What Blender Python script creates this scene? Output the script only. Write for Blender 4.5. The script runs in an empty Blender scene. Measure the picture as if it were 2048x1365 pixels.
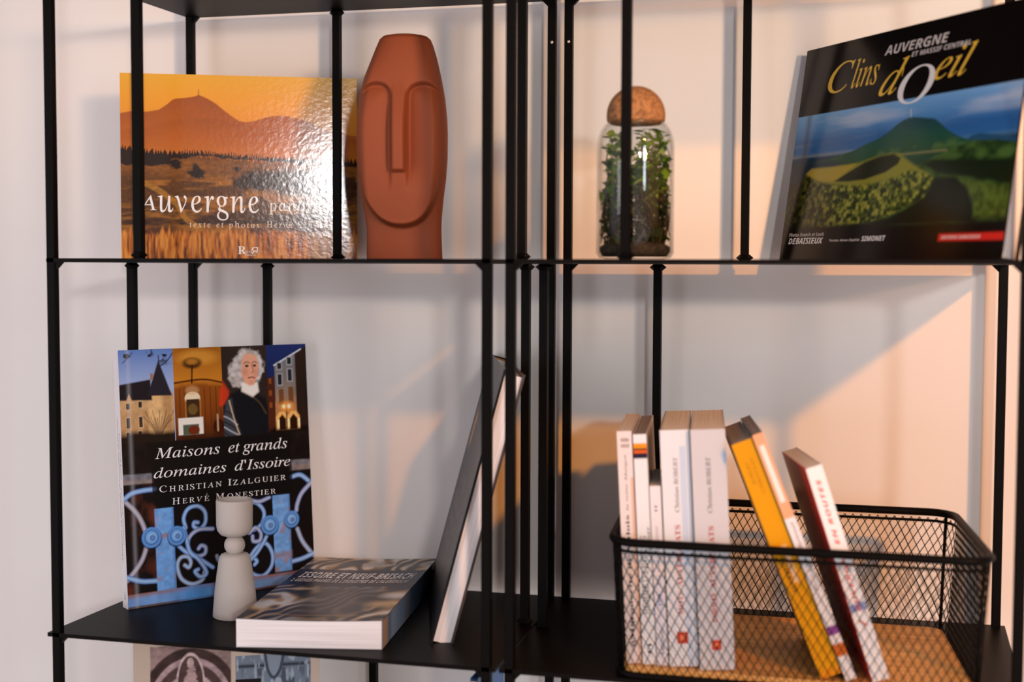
import bpy, math, random
import numpy as np
from mathutils import Vector, Matrix

# ------------------------------------------------------------------ camera, world, light
SC = bpy.context.scene
COL = SC.collection
SC.view_settings.view_transform = 'Standard'
SC.view_settings.look = 'None'
SC.view_settings.exposure = 0.0
SC.view_settings.gamma = 1.0
SC.view_settings.use_curve_mapping = False

cam = bpy.data.cameras.new('camera')
cam.sensor_width = 36.0
cam.lens = 2730.8 / 2048 * 36
cam.clip_start = 0.05
cam.dof.use_dof = True
cam.dof.focus_distance = 1.66
cam.dof.aperture_fstop = 2.8
camo = bpy.data.objects.new('camera', cam)
COL.objects.link(camo)
_fw = Vector((-0.2522, 0.9661, -0.0545)).normalized()
_rt = Vector((0.9675, 0.2527, 0.0032))
_rt = (_rt - _fw * _rt.dot(_fw)).normalized()
_up = _rt.cross(_fw)
camo.matrix_world = Matrix(((_rt.x, _up.x, -_fw.x, 0.8808), (_rt.y, _up.y, -_fw.y, -1.3503),
                            (_rt.z, _up.z, -_fw.z, -0.0077), (0, 0, 0, 1)))
SC.camera = camo

world = bpy.data.worlds.new('world')
SC.world = world
world.use_nodes = True
wbg = world.node_tree.nodes['Background']
wbg.inputs[1].default_value = 0.63
# the room around: cool towards the left, warm evening glow towards the right
_nt = world.node_tree
_tc, _sx, _rp = _nt.nodes.new('ShaderNodeTexCoord'), _nt.nodes.new('ShaderNodeSeparateXYZ'), _nt.nodes.new('ShaderNodeValToRGB')
_mr = _nt.nodes.new('ShaderNodeMapRange')
_mr.inputs['From Min'].default_value = -1.0
_nt.links.new(_tc.outputs['Generated'], _sx.inputs[0])
_nt.links.new(_sx.outputs['X'], _mr.inputs['Value'])
_nt.links.new(_mr.outputs[0], _rp.inputs[0])
_rp.color_ramp.elements[0].color = (0.92, 0.82, 0.84, 1)
_rp.color_ramp.elements[1].color = (1.0, 0.52, 0.26, 1)
_rp.color_ramp.elements[1].position = 0.98
_e = _rp.color_ramp.elements.new(0.55)
_e.color = (0.85, 0.79, 0.87, 1)
_nt.links.new(_rp.outputs[0], wbg.inputs[0])


def aim(o, src, tgt):
    o.location = src
    o.rotation_euler = (Vector(tgt) - Vector(src)).to_track_quat('-Z', 'Y').to_euler()


def light(name, kind, src, tgt, power, color, **kw):
    l = bpy.data.lights.new(name, kind)
    l.energy = power
    l.color = color
    sc = kw.pop('scale', None)
    for k, v in kw.items():
        setattr(l, k, v)
    o = bpy.data.objects.new(name, l)
    COL.objects.link(o)
    aim(o, src, tgt)
    if sc:
        o.scale = sc
    return o


def along(tgt, sl, sv, dy):
    return (tgt[0] + sl * dy, tgt[1] - dy, tgt[2] + sv * dy)


# low evening sun from the right, a second low warm beam, and a cool tall window
TA = (0.97, 0.345, -0.30)
light('evening_sunbeam', 'SPOT', along(TA, 0.667, 0.58, 6.0), TA, 1750, (1.0, 0.34, 0.02),
      spot_size=math.radians(12), spot_blend=1.0, shadow_soft_size=0.18)
TB = (0.64, 0.345, 0.29)
light('low_sunbeam', 'SPOT', (2.37, -2.155, 0.40), TB, 205, (1.0, 0.55, 0.25),
      spot_size=math.radians(30), spot_blend=0.6, shadow_soft_size=0.13, scale=(1.0, 0.46, 1.0))
TC = (0.6, 0.345, 0.0)
light('window_daylight', 'AREA', (2.2, -3.65, 0.48), TC, 32, (1.0, 0.95, 0.94),
      shape='RECTANGLE', size=0.20, size_y=0.14)
light('tall_window_daylight', 'AREA', (3.15, -3.3, 0.25), TC, 34, (0.84, 0.92, 1.0),
      shape='RECTANGLE', size=0.5, size_y=1.5)
light('left_fill_light', 'AREA', (-1.7, -3.3, -0.35), (0.5, 0.345, -0.05), 23, (0.98, 0.93, 1.0),  # unseen fill light, added to brighten the wall under the shelves
      shape='RECTANGLE', size=1.6, size_y=1.4)


# ------------------------------------------------------------------ helpers
def lin(h):
    h = h.lstrip('#')
    c = np.array([int(h[i:i + 2], 16) for i in (0, 2, 4)]) / 255.0
    return np.where(c <= 0.04045, c / 12.92, ((c + 0.055) / 1.055) ** 2.4)


class MB:
    """collects geometry (with a colour per vertex) and links it as one mesh object"""
    def __init__(self):
        self.v, self.f, self.c, self.sm = [], [], [], []
        self.col = (0.5, 0.5, 0.5)

    def add(self, verts, faces, col=None, smooth=False):
        n = len(self.v)
        self.v += [tuple(map(float, p)) for p in verts]
        if col is None:
            col = self.col
        if isinstance(col, np.ndarray) and col.ndim == 2:
            self.c += [tuple(c) for c in col.tolist()]
        else:
            self.c += [tuple(col)] * len(verts)
        for f in faces:
            self.f.append(tuple(i + n for i in f))
            self.sm.append(smooth)

    def box(self, a, b, col=None):
        (x0, y0, z0), (x1, y1, z1) = a, b
        self.hexa([(x0, y0), (x1, y0), (x1, y1), (x0, y1)], z0, z1, col)

    def hexa(self, quad, z0, z1, col=None):
        n = len(quad)
        v = [(x, y, z0) for x, y in quad] + [(x, y, z1) for x, y in quad]
        f = [tuple(range(n))[::-1], tuple(range(n, 2 * n))]
        f += [(i, (i + 1) % n, n + (i + 1) % n, n + i) for i in range(n)]
        self.add(v, f, col)

    def prism(self, pts, d, col=None):
        n = len(pts)
        d = np.array(d, float)
        v = [tuple(p) for p in pts] + [tuple(np.array(p) + d) for p in pts]
        f = [tuple(range(n))[::-1], tuple(range(n, 2 * n))]
        f += [(i, (i + 1) % n, n + (i + 1) % n, n + i) for i in range(n)]
        self.add(v, f, col)

    def lathe(self, prof, n=48, ctr=(0, 0, 0), col=None, smooth=True, closed=False):
        v, f = [], []
        for r, z in prof:
            for k in range(n):
                a = 2 * math.pi * k / n
                v.append((ctr[0] + r * math.cos(a), ctr[1] + r * math.sin(a), ctr[2] + z))
        m = len(prof)
        rng = m if closed else m - 1
        for i in range(rng):
            j = (i + 1) % m
            for k in range(n):
                k2 = (k + 1) % n
                f.append((i * n + k, i * n + k2, j * n + k2, j * n + k))
        self.add(v, f, col, smooth)

    def tube(self, path, r, n=8, col=None, closed=False, caps=True):
        P = [Vector(p) for p in path]
        m = len(P)
        v, f = [], []
        prev = None
        for i, p in enumerate(P):
            if closed:
                t = (P[(i + 1) % m] - P[i - 1]).normalized()
            else:
                t = (P[min(i + 1, m - 1)] - P[max(i - 1, 0)]).normalized()
            if prev is None:
                a = Vector((0, 0, 1)) if abs(t.z) < 0.9 else Vector((1, 0, 0))
                u = t.cross(a).normalized()
            else:
                u = (prev - t * prev.dot(t)).normalized()
            prev = u
            w = t.cross(u)
            rr = r[i] if isinstance(r, (list, tuple)) else r
            for k in range(n):
                an = 2 * math.pi * (k + 0.5) / n
                v.append(tuple(p + u * (rr * math.cos(an)) + w * (rr * math.sin(an))))
        for i in range(m if closed else m - 1):
            j = (i + 1) % m
            for k in range(n):
                k2 = (k + 1) % n
                f.append((i * n + k, i * n + k2, j * n + k2, j * n + k))
        if caps and not closed:
            f.append(tuple(range(n))[::-1])
            f.append(tuple(range((m - 1) * n, m * n)))
        self.add(v, f, col, n > 5)

    def grid(self, A, place):
        """artwork: A[row from bottom, column, rgb]; place(u array, v array) -> N x 3"""
        H, W = A.shape[:2]
        U, V = np.meshgrid(np.linspace(0, 1, W), np.linspace(0, 1, H))
        P = place(U.ravel(), V.ravel())
        idx = np.arange(W * H).reshape(H, W)
        q = np.stack([idx[:-1, :-1], idx[:-1, 1:], idx[1:, 1:], idx[1:, :-1]], -1).reshape(-1, 4)
        self.add(P.tolist(), q.tolist(), A.reshape(-1, 3), True)

    def text(self, s, rect, place, col, shear=0.0, space=1.0, kern=None):
        """lettering stretched into rect = (a0, b0, a1, b1); place(a, b) -> xyz"""
        V, F = glyphs(s, shear, space)
        lo, hi = V.min(0), V.max(0)
        a = rect[0] + (V[:, 0] - lo[0]) / (hi[0] - lo[0]) * (rect[2] - rect[0])
        b = rect[1] + (V[:, 1] - lo[1]) / (hi[1] - lo[1]) * (rect[3] - rect[1])
        self.add([place(x, y) for x, y in zip(a, b)], F, col)

    def build(self, name, mat, parent=None, smooth_angle=None):
        me = bpy.data.meshes.new(name)
        me.from_pydata(self.v, [], self.f)
        me.polygons.foreach_set('use_smooth', self.sm)
        at = me.attributes.new('Col', 'FLOAT_COLOR', 'POINT')
        c = np.ones((len(self.v), 4), np.float32)
        c[:, :3] = np.array(self.c, np.float32)
        at.data.foreach_set('color', c.ravel())
        me.materials.append(mat)
        me.update()
        o = bpy.data.objects.new(name, me)
        COL.objects.link(o)
        if parent is not None:
            o.parent = parent
        return o


_gc = {}


def glyphs(s, shear=0.0, space=1.0):
    k = (s, shear, space)
    if k not in _gc:
        cu = bpy.data.curves.new('lettering', 'FONT')
        cu.body = s
        cu.size = 1
        cu.shear = shear
        cu.space_character = space
        cu.resolution_u = 4
        o = bpy.data.objects.new('lettering', cu)
        COL.objects.link(o)
        dg = bpy.context.evaluated_depsgraph_get()
        me = o.evaluated_get(dg).to_mesh()
        V = np.array([tuple(v.co)[:2] for v in me.vertices])
        F = [tuple(p.vertices) for p in me.polygons]
        o.evaluated_get(dg).to_mesh_clear()
        bpy.data.objects.remove(o)
        bpy.data.curves.remove(cu)
        _gc[k] = (V, F)
    return _gc[k]


def alph(s, up, lo):
    o = ''
    for ch in s:
        if 'A' <= ch <= 'Z':
            o += chr(up + ord(ch) - 65)
        elif 'a' <= ch <= 'z':
            c = lo + ord(ch) - 97
            o += chr(0x210E if c == 0x1D455 else c)
        else:
            o += ch
    return o


def serif_it(s):
    return alph(s, 0x1D434, 0x1D44E)


def serif_b(s):
    return alph(s, 0x1D400, 0x1D41A)


def script(s):
    return alph(s, 0x1D4D0, 0x1D4EA)


def sans_bi(s):
    return alph(s, 0x1D63C, 0x1D656)


def thing(name, label, cat, loc=(0, 0, 0), axes=None, group=None):
    o = bpy.data.objects.new(name, None)
    o.empty_display_size = 0.05
    COL.objects.link(o)
    if axes is not None:
        ex, ey, ez = axes
        o.matrix_world = Matrix(((ex[0], ey[0], ez[0], loc[0]), (ex[1], ey[1], ez[1], loc[1]),
                                 (ex[2], ey[2], ez[2], loc[2]), (0, 0, 0, 1)))
    else:
        o.location = loc
    return tag(o, label, cat, group)


def tag(o, label, cat, group=None):
    o['label'] = label
    o['category'] = cat
    if group:
        o['group'] = group
    return o


def frame(az, lean=0.0, roll=0.0):
    """x along the cover, y away from its face, z up the cover"""
    ex = np.array([math.cos(az), math.sin(az), 0])
    n = np.array([math.sin(az), -math.cos(az), 0])
    ez = np.array([0, 0, 1]) * math.cos(lean) - n * math.sin(lean)
    if roll:
        ex, ez = ex * math.cos(roll) + ez * math.sin(roll), ez * math.cos(roll) - ex * math.sin(roll)
    return ex, np.cross(ez, ex), ez


# ------------------------------------------------------------------ materials
def mat(name, base=(0.5, 0.5, 0.5), rough=0.5, attr=False, **kw):
    m = bpy.data.materials.new(name)
    m.use_nodes = True
    nt = m.node_tree
    b = nt.nodes['Principled BSDF']
    b.inputs['Base Color'].default_value = (*base, 1)
    b.inputs['Roughness'].default_value = rough
    for k, v in kw.items():
        b.inputs[k].default_value = v
    if attr:
        a = nt.nodes.new('ShaderNodeAttribute')
        a.attribute_name = 'Col'
        nt.links.new(a.outputs['Color'], b.inputs['Base Color'])
    return m


def N(m, kind, **kw):
    n = m.node_tree.nodes.new(kind)
    for k, v in kw.items():
        if k in n.inputs:
            n.inputs[k].default_value = v
        else:
            setattr(n, k, v)
    return n


def coords(m, scale=(1, 1, 1)):
    t = N(m, 'ShaderNodeTexCoord')
    mp = N(m, 'ShaderNodeMapping')
    mp.inputs['Scale'].default_value = scale
    m.node_tree.links.new(t.outputs['Object'], mp.inputs['Vector'])
    return mp.outputs['Vector']


def bump(m, scale, strength, dist=0.001, vec=(1, 1, 1), detail=3.0, kind='ShaderNodeTexNoise'):
    L = m.node_tree.links
    n = N(m, kind)
    n.inputs['Scale'].default_value = scale
    if 'Detail' in n.inputs:
        n.inputs['Detail'].default_value = detail
    L.new(coords(m, vec), n.inputs['Vector'])
    b = N(m, 'ShaderNodeBump')
    b.inputs['Strength'].default_value = strength
    b.inputs['Distance'].default_value = dist
    L.new(n.outputs[0], b.inputs['Height'])
    L.new(b.outputs['Normal'], m.node_tree.nodes['Principled BSDF'].inputs['Normal'])
    return n


def mottle(m, c0, c1, scale, vec=(1, 1, 1), detail=4.0, lo=0.35, hi=0.65):
    L = m.node_tree.links
    n = N(m, 'ShaderNodeTexNoise')
    n.inputs['Scale'].default_value = scale
    n.inputs['Detail'].default_value = detail
    L.new(coords(m, vec), n.inputs['Vector'])
    r = N(m, 'ShaderNodeValToRGB')
    r.color_ramp.elements[0].position = lo
    r.color_ramp.elements[1].position = hi
    r.color_ramp.elements[0].color = (*c0, 1)
    r.color_ramp.elements[1].color = (*c1, 1)
    L.new(n.outputs[0], r.inputs[0])
    L.new(r.outputs[0], m.node_tree.nodes['Principled BSDF'].inputs['Base Color'])


M_WALL = mat('wall_paint', (0.80, 0.775, 0.745), 0.92)
bump(M_WALL, 220, 0.08, 0.0006)
M_FLOOR = mat('floor_wood', (0.6, 0.52, 0.46), 0.5)
mottle(M_FLOOR, (0.55, 0.48, 0.44), (0.70, 0.63, 0.59), 3.0, (1, 12, 1))
M_METAL = mat('black_powder_coat', (0.0035, 0.003, 0.0026), 0.45, **{'Specular IOR Level': 0.06})
bump(M_METAL, 900, 0.06, 0.0003)
M_PLATE = mat('black_sheet_metal', (0.0055, 0.0044, 0.0038), 0.40, **{'Specular IOR Level': 0.05})
bump(M_PLATE, 700, 0.05, 0.0003)
M_HOLE_LIGHT = mat('hole_light_pale', (0.75, 0.7, 0.65), 0.35, Metallic=0.6)  # pale colour standing for light seen through the post holes
M_GLOSS = mat('printed_gloss', rough=0.13, attr=True, **{'Specular IOR Level': 0.3})
M_SATIN = mat('printed_satin', rough=0.30, attr=True, **{'Specular IOR Level': 0.15})
M_MATTE = mat('printed_matte', rough=0.55, attr=True)
M_FOIL = mat('printed_laminate', rough=0.13, attr=True)
bump(M_FOIL, 150, 0.13, 0.0010, detail=4.0)
M_CLAY = mat('terracotta', (0.255, 0.060, 0.021), 0.66, **{'Specular IOR Level': 0.3})
bump(M_CLAY, 900, 0.10, 0.0004)
M_STONE = mat('grey_ceramic', (0.50, 0.465, 0.43), 0.75)
bump(M_STONE, 600, 0.12, 0.0004)
M_CORK = mat('cork', (0.45, 0.24, 0.11), 0.85)
mottle(M_CORK, (0.15, 0.062, 0.022), (0.40, 0.19, 0.07), 260, detail=5.0, lo=0.3, hi=0.6)
M_GLASS = mat('clear_glass', (1, 1, 1), 0.0)
_gn = M_GLASS.node_tree
_tp, _gl, _fr, _gm = N(M_GLASS, 'ShaderNodeBsdfTransparent'), N(M_GLASS, 'ShaderNodeBsdfGlossy', Roughness=0.02), N(M_GLASS, 'ShaderNodeLayerWeight', Blend=0.5), N(M_GLASS, 'ShaderNodeMixShader')
_tp.inputs[0].default_value = (0.955, 0.965, 0.96, 1)
_pw, _ma = N(M_GLASS, 'ShaderNodeMath', operation='POWER'), N(M_GLASS, 'ShaderNodeMath', operation='MULTIPLY_ADD')
_pw.inputs[1].default_value = 5.0
_ma.inputs[1].default_value = 0.96
_ma.inputs[2].default_value = 0.04
_gn.links.new(_fr.outputs['Facing'], _pw.inputs[0])
_gn.links.new(_pw.outputs[0], _ma.inputs[0])
_gn.links.new(_ma.outputs[0], _gm.inputs[0])
_gn.links.new(_tp.outputs[0], _gm.inputs[1])
_gn.links.new(_gl.outputs[0], _gm.inputs[2])
_gn.links.new(_gm.outputs[0], _gn.nodes['Material Output'].inputs['Surface'])
M_LEAF = mat('leaf', rough=0.45, attr=True)
_tr, _mx = N(M_LEAF, 'ShaderNodeBsdfTranslucent'), N(M_LEAF, 'ShaderNodeMixShader', Fac=0.45)
_ln = M_LEAF.node_tree
_ln.links.new([n for n in _ln.nodes if n.type == 'ATTRIBUTE'][0].outputs['Color'], _tr.inputs['Color'])
_ln.links.new(_ln.nodes['Principled BSDF'].outputs[0], _mx.inputs[1])
_ln.links.new(_tr.outputs[0], _mx.inputs[2])
_ln.links.new(_mx.outputs[0], _ln.nodes['Material Output'].inputs['Surface'])
M_SOIL = mat('soil', (0.03, 0.02, 0.012), 0.95)
mottle(M_SOIL, (0.012, 0.008, 0.005), (0.07, 0.045, 0.02), 300)
M_BOARD = mat('basket_wood', (0.45, 0.22, 0.08), 0.5)
mottle(M_BOARD, (0.70, 0.33, 0.07), (0.95, 0.52, 0.15), 14, (1, 9, 1), detail=6.0)


def page_mat(name, axis, base0, base1):
    m = mat(name, base1, 0.8)
    v = [6, 6, 6]
    v[axis] = 900
    mottle(m, base0, base1, 1.0, tuple(v), 2.0, 0.3, 0.7)
    return m


WHITE_P = ((0.70, 0.67, 0.67), (0.90, 0.88, 0.89))
CREAM_P = ((0.78, 0.64, 0.48), (0.95, 0.82, 0.66))
M_PAGE_Y = page_mat('pages_white', 1, *WHITE_P)
M_PAGE_Z = page_mat('pages_white_flat', 2, *WHITE_P)
M_PAGE_X = page_mat('pages_cream', 0, *CREAM_P)
M_PAGE_X_SHADED = page_mat('pages_shaded', 0, (0.20, 0.16, 0.13), (0.33, 0.27, 0.22))  # darkened page copy, the shadow on these book tops put into the colour


# ------------------------------------------------------------------ printed artwork (numpy)
class Art:
    def __init__(self, W, H, aspect, col='#000000', gain=1.0, seed=1):
        self.W, self.H, self.asp, self.gain = W, H, aspect, gain
        self.U, self.V = np.meshgrid(np.linspace(0, 1, W), np.linspace(0, 1, H))
        self.I = np.zeros((H, W, 3)) + lin(col)
        self.px = 1.0 / H
        self.seed = seed

    def mix(self, m, col):
        c = lin(col) if isinstance(col, str) else col
        m = m[..., None]
        self.I = self.I * (1 - m) + c * m

    def ramp(self, t, stops):
        xs = [s[0] for s in stops]
        cs = np.array([lin(s[1]) for s in stops])
        return np.stack([np.interp(t, xs, cs[:, k]) for k in range(3)], -1)

    def dist(self, pts, closed):
        """distance to a polyline in units of the picture height, and inside-ness"""
        X, Y = self.U * self.asp, self.V
        P = [(p[0] * self.asp, p[1]) for p in pts]
        d = np.full(X.shape, 9.0)
        ins = np.zeros(X.shape, bool)
        n = len(P)
        for i in range(n if closed else n - 1):
            (x0, y0), (x1, y1) = P[i], P[(i + 1) % n]
            dx, dy = x1 - x0, y1 - y0
            t = np.clip(((X - x0) * dx + (Y - y0) * dy) / (dx * dx + dy * dy + 1e-12), 0, 1)
            d = np.minimum(d, np.hypot(X - x0 - t * dx, Y - y0 - t * dy))
            if closed and y0 != y1:
                c = ((y0 > Y) != (y1 > Y)) & (X < dx * (Y - y0) / dy + x0)
                ins ^= c
        return d, ins

    def poly(self, pts, col, soft=None, a=1.0, rough=0.0, rs=60):
        d, ins = self.dist(pts, True)
        s = np.where(ins, d, -d)
        if rough:
            s = s + rough * (self.noise(rs, rs, 3) - 0.5)
        self.mix(np.clip(0.5 + s / (soft or 1.2 * self.px), 0, 1) * a, col)

    def rect(self, u0, v0, u1, v1, col, a=1.0, soft=None):
        self.poly([(u0, v0), (u1, v0), (u1, v1), (u0, v1)], col, soft, a)

    def stroke(self, pts, w, col, a=1.0, shade=None, smooth=True):
        if smooth and len(pts) > 2:
            pts = spline(pts, 5)
        d, _ = self.dist(pts, False)
        m = np.clip(0.5 + (w / 2 - d) / (1.2 * self.px), 0, 1) * a
        c = lin(col)
        if shade:
            t = np.clip(d / (w / 2), 0, 1)[..., None]
            c = c * (1 - t) + lin(shade) * t
        self.mix(m, c)

    def ell(self, u, v, ru, rv, col, a=1.0, soft=None, shade=None):
        r = np.sqrt(((self.U - u) / ru) ** 2 + ((self.V - v) / rv) ** 2)
        m = np.clip(0.5 + (1 - r) * min(ru * self.asp, rv) / (soft or 1.2 * self.px), 0, 1) * a
        c = lin(col)
        if shade:
            t = np.clip(r, 0, 1)[..., None]
            c = c * (1 - t) + lin(shade) * t
        self.mix(m, c)

    def noise(self, fx, fy, octv=4, seed=0):
        out = np.zeros(self.U.shape)
        amp, tot = 1.0, 0.0
        for o in range(octv):
            rs = np.random.RandomState(self.seed * 31 + seed * 7 + o)
            g = rs.rand(int(fy) + 3, int(fx) + 3)
            x, y = self.U * fx, self.V * fy
            x0, y0 = np.floor(x).astype(int), np.floor(y).astype(int)
            tx, ty = x - x0, y - y0
            tx, ty = tx * tx * (3 - 2 * tx), ty * ty * (3 - 2 * ty)
            v = (g[y0, x0] * (1 - tx) + g[y0, x0 + 1] * tx) * (1 - ty) + \
                (g[y0 + 1, x0] * (1 - tx) + g[y0 + 1, x0 + 1] * tx) * ty
            out += v * amp
            tot += amp
            amp *= 0.5
            fx, fy = fx * 2, fy * 2
        return out / tot

    def vary(self, m, amount, fx, fy, octv=3, seed=0):
        """multiply by 1 +- amount inside mask m"""
        n = (self.noise(fx, fy, octv, seed) - 0.5) * 2 * amount
        self.I = self.I * (1 + n * m)[..., None]

    def sky(self, pts):
        return np.interp(self.U, [p[0] for p in pts], [p[1] for p in pts])

    def below(self, y, soft=None):
        return np.clip(0.5 + (y - self.V) / (soft or 1.2 * self.px), 0, 1)

    def out(self):
        return np.clip(self.I * self.gain, 0, 1)


def spline(pts, n=5):
    P = [np.array(p, float) for p in pts]
    P = [2 * P[0] - P[1]] + P + [2 * P[-1] - P[-2]]
    o = []
    for i in range(1, len(P) - 2):
        for k in range(n):
            t = k / n
            a, b, c, d = P[i - 1], P[i], P[i + 1], P[i + 2]
            o.append(tuple(0.5 * (2 * b + (c - a) * t + (2 * a - 5 * b + 4 * c - d) * t * t + (3 * b - a - 3 * c + d) * t ** 3)))
    o.append(tuple(P[-2]))
    return o


# ------------------------------------------------------------------ the setting
D = 0.3086
WALL_Y = 0.345


def struct(name, mb, m):
    o = mb.build(name, m)
    o['kind'] = 'structure'
    return o


b = MB()
b.box((-2.6, WALL_Y, -1.5), (3.4, WALL_Y + 0.15, 1.5))
struct('wall_back', b, M_WALL)
b = MB()
b.box((-2.6, -3.5, -1.56), (3.4, WALL_Y + 0.15, -1.5))
struct('floor', b, M_FLOOR)

# ------------------------------------------------------------------ shelving units
ZT, ZL, ZB = 0.3206, -0.4239, -0.765
TH = 0.0045
LEVELS = [ZT + 0.004, 0.0, ZL, ZB, -1.12, 0.70, -1.44]


def shelving(label, xf, xb, bars):
    """xf, xb: x of the front and back posts"""
    t = thing('metal_shelving_unit', label, 'shelf', (xf[0], 0, -1.5), group='black metal shelving units')
    ox = xf[0]

    def W(x, y, z):
        return (x - ox, y, z + 1.5)
    h = 0.005
    for x, y in ((xf[0], 0), (xf[1], 0), (xb[0], D), (xb[1], D)):
        p = MB()
        p.box(W(x - h, y - h, -1.5), W(x + h, y + h, 0.72))
        po = p.build('post', M_METAL, t)
        bv = po.modifiers.new('edge', 'BEVEL')
        bv.width = 0.0008
        bv.segments = 1
        if y > 0:
            s = MB()
            zc = 0.268
            s.lathe([(0.0001, 0.0), (0.0016, 0.0), (0.0020, 0.0009), (0.0011, 0.0012), (0.0001, 0.0012)], 12)
            s.v = [(a + x - ox + 0.0008, y - h - c, bb + zc + 1.5) for a, bb, c in s.v]
            s.build('hole_disc', M_HOLE_LIGHT if y > 0 and x > 0.1 else M_METAL, po)  # small disc in place of the through-hole in the back post
    for z in LEVELS:
        p = MB()
        e = 0.0105 if z == ZL else 0.005
        top = 0.0 + z
        q = [W(xf[0] - e, -0.005, 0)[:2], W(xf[1] + e, -0.005, 0)[:2], W(xb[1] + e, D + 0.005, 0)[:2], W(xb[0] - e, D + 0.005, 0)[:2]]
        p.hexa(q, top - TH + 1.5, top + 1.5)
        # small welded gussets under the corners
        for x, y, sx, sy in ((xf[0], 0, 1, 1), (xf[1], 0, -1, 1), (xb[0], D, 1, -1), (xb[1], D, -1, -1)):
            zz = top - TH
            a = W(x + sx * h, y - 0.003, zz)
            p.prism([a, W(x + sx * (h + 0.008), y - 0.003, zz), W(x + sx * h, y - 0.003, zz - 0.008)], (0, 0.006, 0))
        p.build('shelf_plate', M_PLATE, t)
    for x, y, z0, z1 in bars:
        p = MB()
        w = 0.0048
        p.box(W(x - w, y - w, z0), W(x + w, y + w, z1))
        for zz, s in ((z0, 1), (z1, -1)):
            r0, r1 = 0.0105, 0.006
            p.lathe([(0.0001, zz + 1.5), (0.006, zz + 1.5), (r0, zz + s * 0.0035 + 1.5), (r1, zz + s * 0.0075 + 1.5), (0.0001, zz + s * 0.0075 + 1.5)],
                    6, (x - ox, y, 0), smooth=False)
        p.build('upright_bar', M_METAL, t)
    return t


shelving('left black metal shelving unit holding the terracotta head and the large landscape book', (-0.003, 0.502), (0.007, 0.498), [
    (0.105, 0.0, 0.0, ZT), (0.214, D, 0.0, ZT), (0.500, 0.152, 0.0, ZT),
    (0.115, D, ZL, -TH), (0.001, 0.163, ZL, -TH), (0.500, 0.172, ZL, -TH),
    (0.262, D, ZB, ZL - TH)])
shelving('right black metal shelving unit holding the glass jar and the wire basket', (0.527, 1.0225), (0.519, 1.030), [
    (0.645, 0.0, 0.0, ZT), (0.736, D, 0.0, ZT),
    (0.6315, D, ZL, -TH), (0.5235, 0.162, ZL, -TH),
    (0.78, D, ZB, ZL - TH)])


# ------------------------------------------------------------------ books standing with the cover to the room
def cover_book(name, label, loc, axes, w, h, t, art, m, side, page_m, texts=(), tb=0.0022, paper=False, spine_art=None,
               spine_text=(), group=None, fill=None):
    """spine on the left; front cover at y = 0, back at y = t"""
    o = thing(name, label, 'book', loc, axes, group)
    c = MB()
    c.col = tuple(lin(side)) if isinstance(side, str) else side
    ov = 0.0 if paper else 0.003
    c.box((0, 0, 0), (w, tb, h))
    c.box((0, t - tb, 0), (w, t, h))
    c.box((0, tb, 0), (tb, t - tb, h))
    if art is not None:
        c.grid(art, lambda u, v: np.stack([u * w, np.full(u.shape, -0.00015), v * h], -1))
    for s, rect, col, kw in texts:
        c.text(s, (rect[0] * w, rect[1] * h, rect[2] * w, rect[3] * h), lambda a, bb: (a, -0.0003, bb), tuple(lin(col)), **kw)
    if spine_art is not None:
        c.grid(spine_art, lambda u, v: np.stack([np.full(u.shape, -0.00015), t - u * t, v * h], -1))
    for s, rect, col, kw in spine_text:       # rect along the spine: from bottom, from back
        c.text(s, (rect[0] * h, rect[1] * t, rect[2] * h, rect[3] * t), lambda a, bb: (-0.0003, bb, a), tuple(lin(col)), **kw)
    c.build('cover', m, o)
    p = MB()
    p.box((tb, tb, ov), (w - ov, t - tb, h - ov))
    p.build('page_block', page_m, o)
    return o


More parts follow.
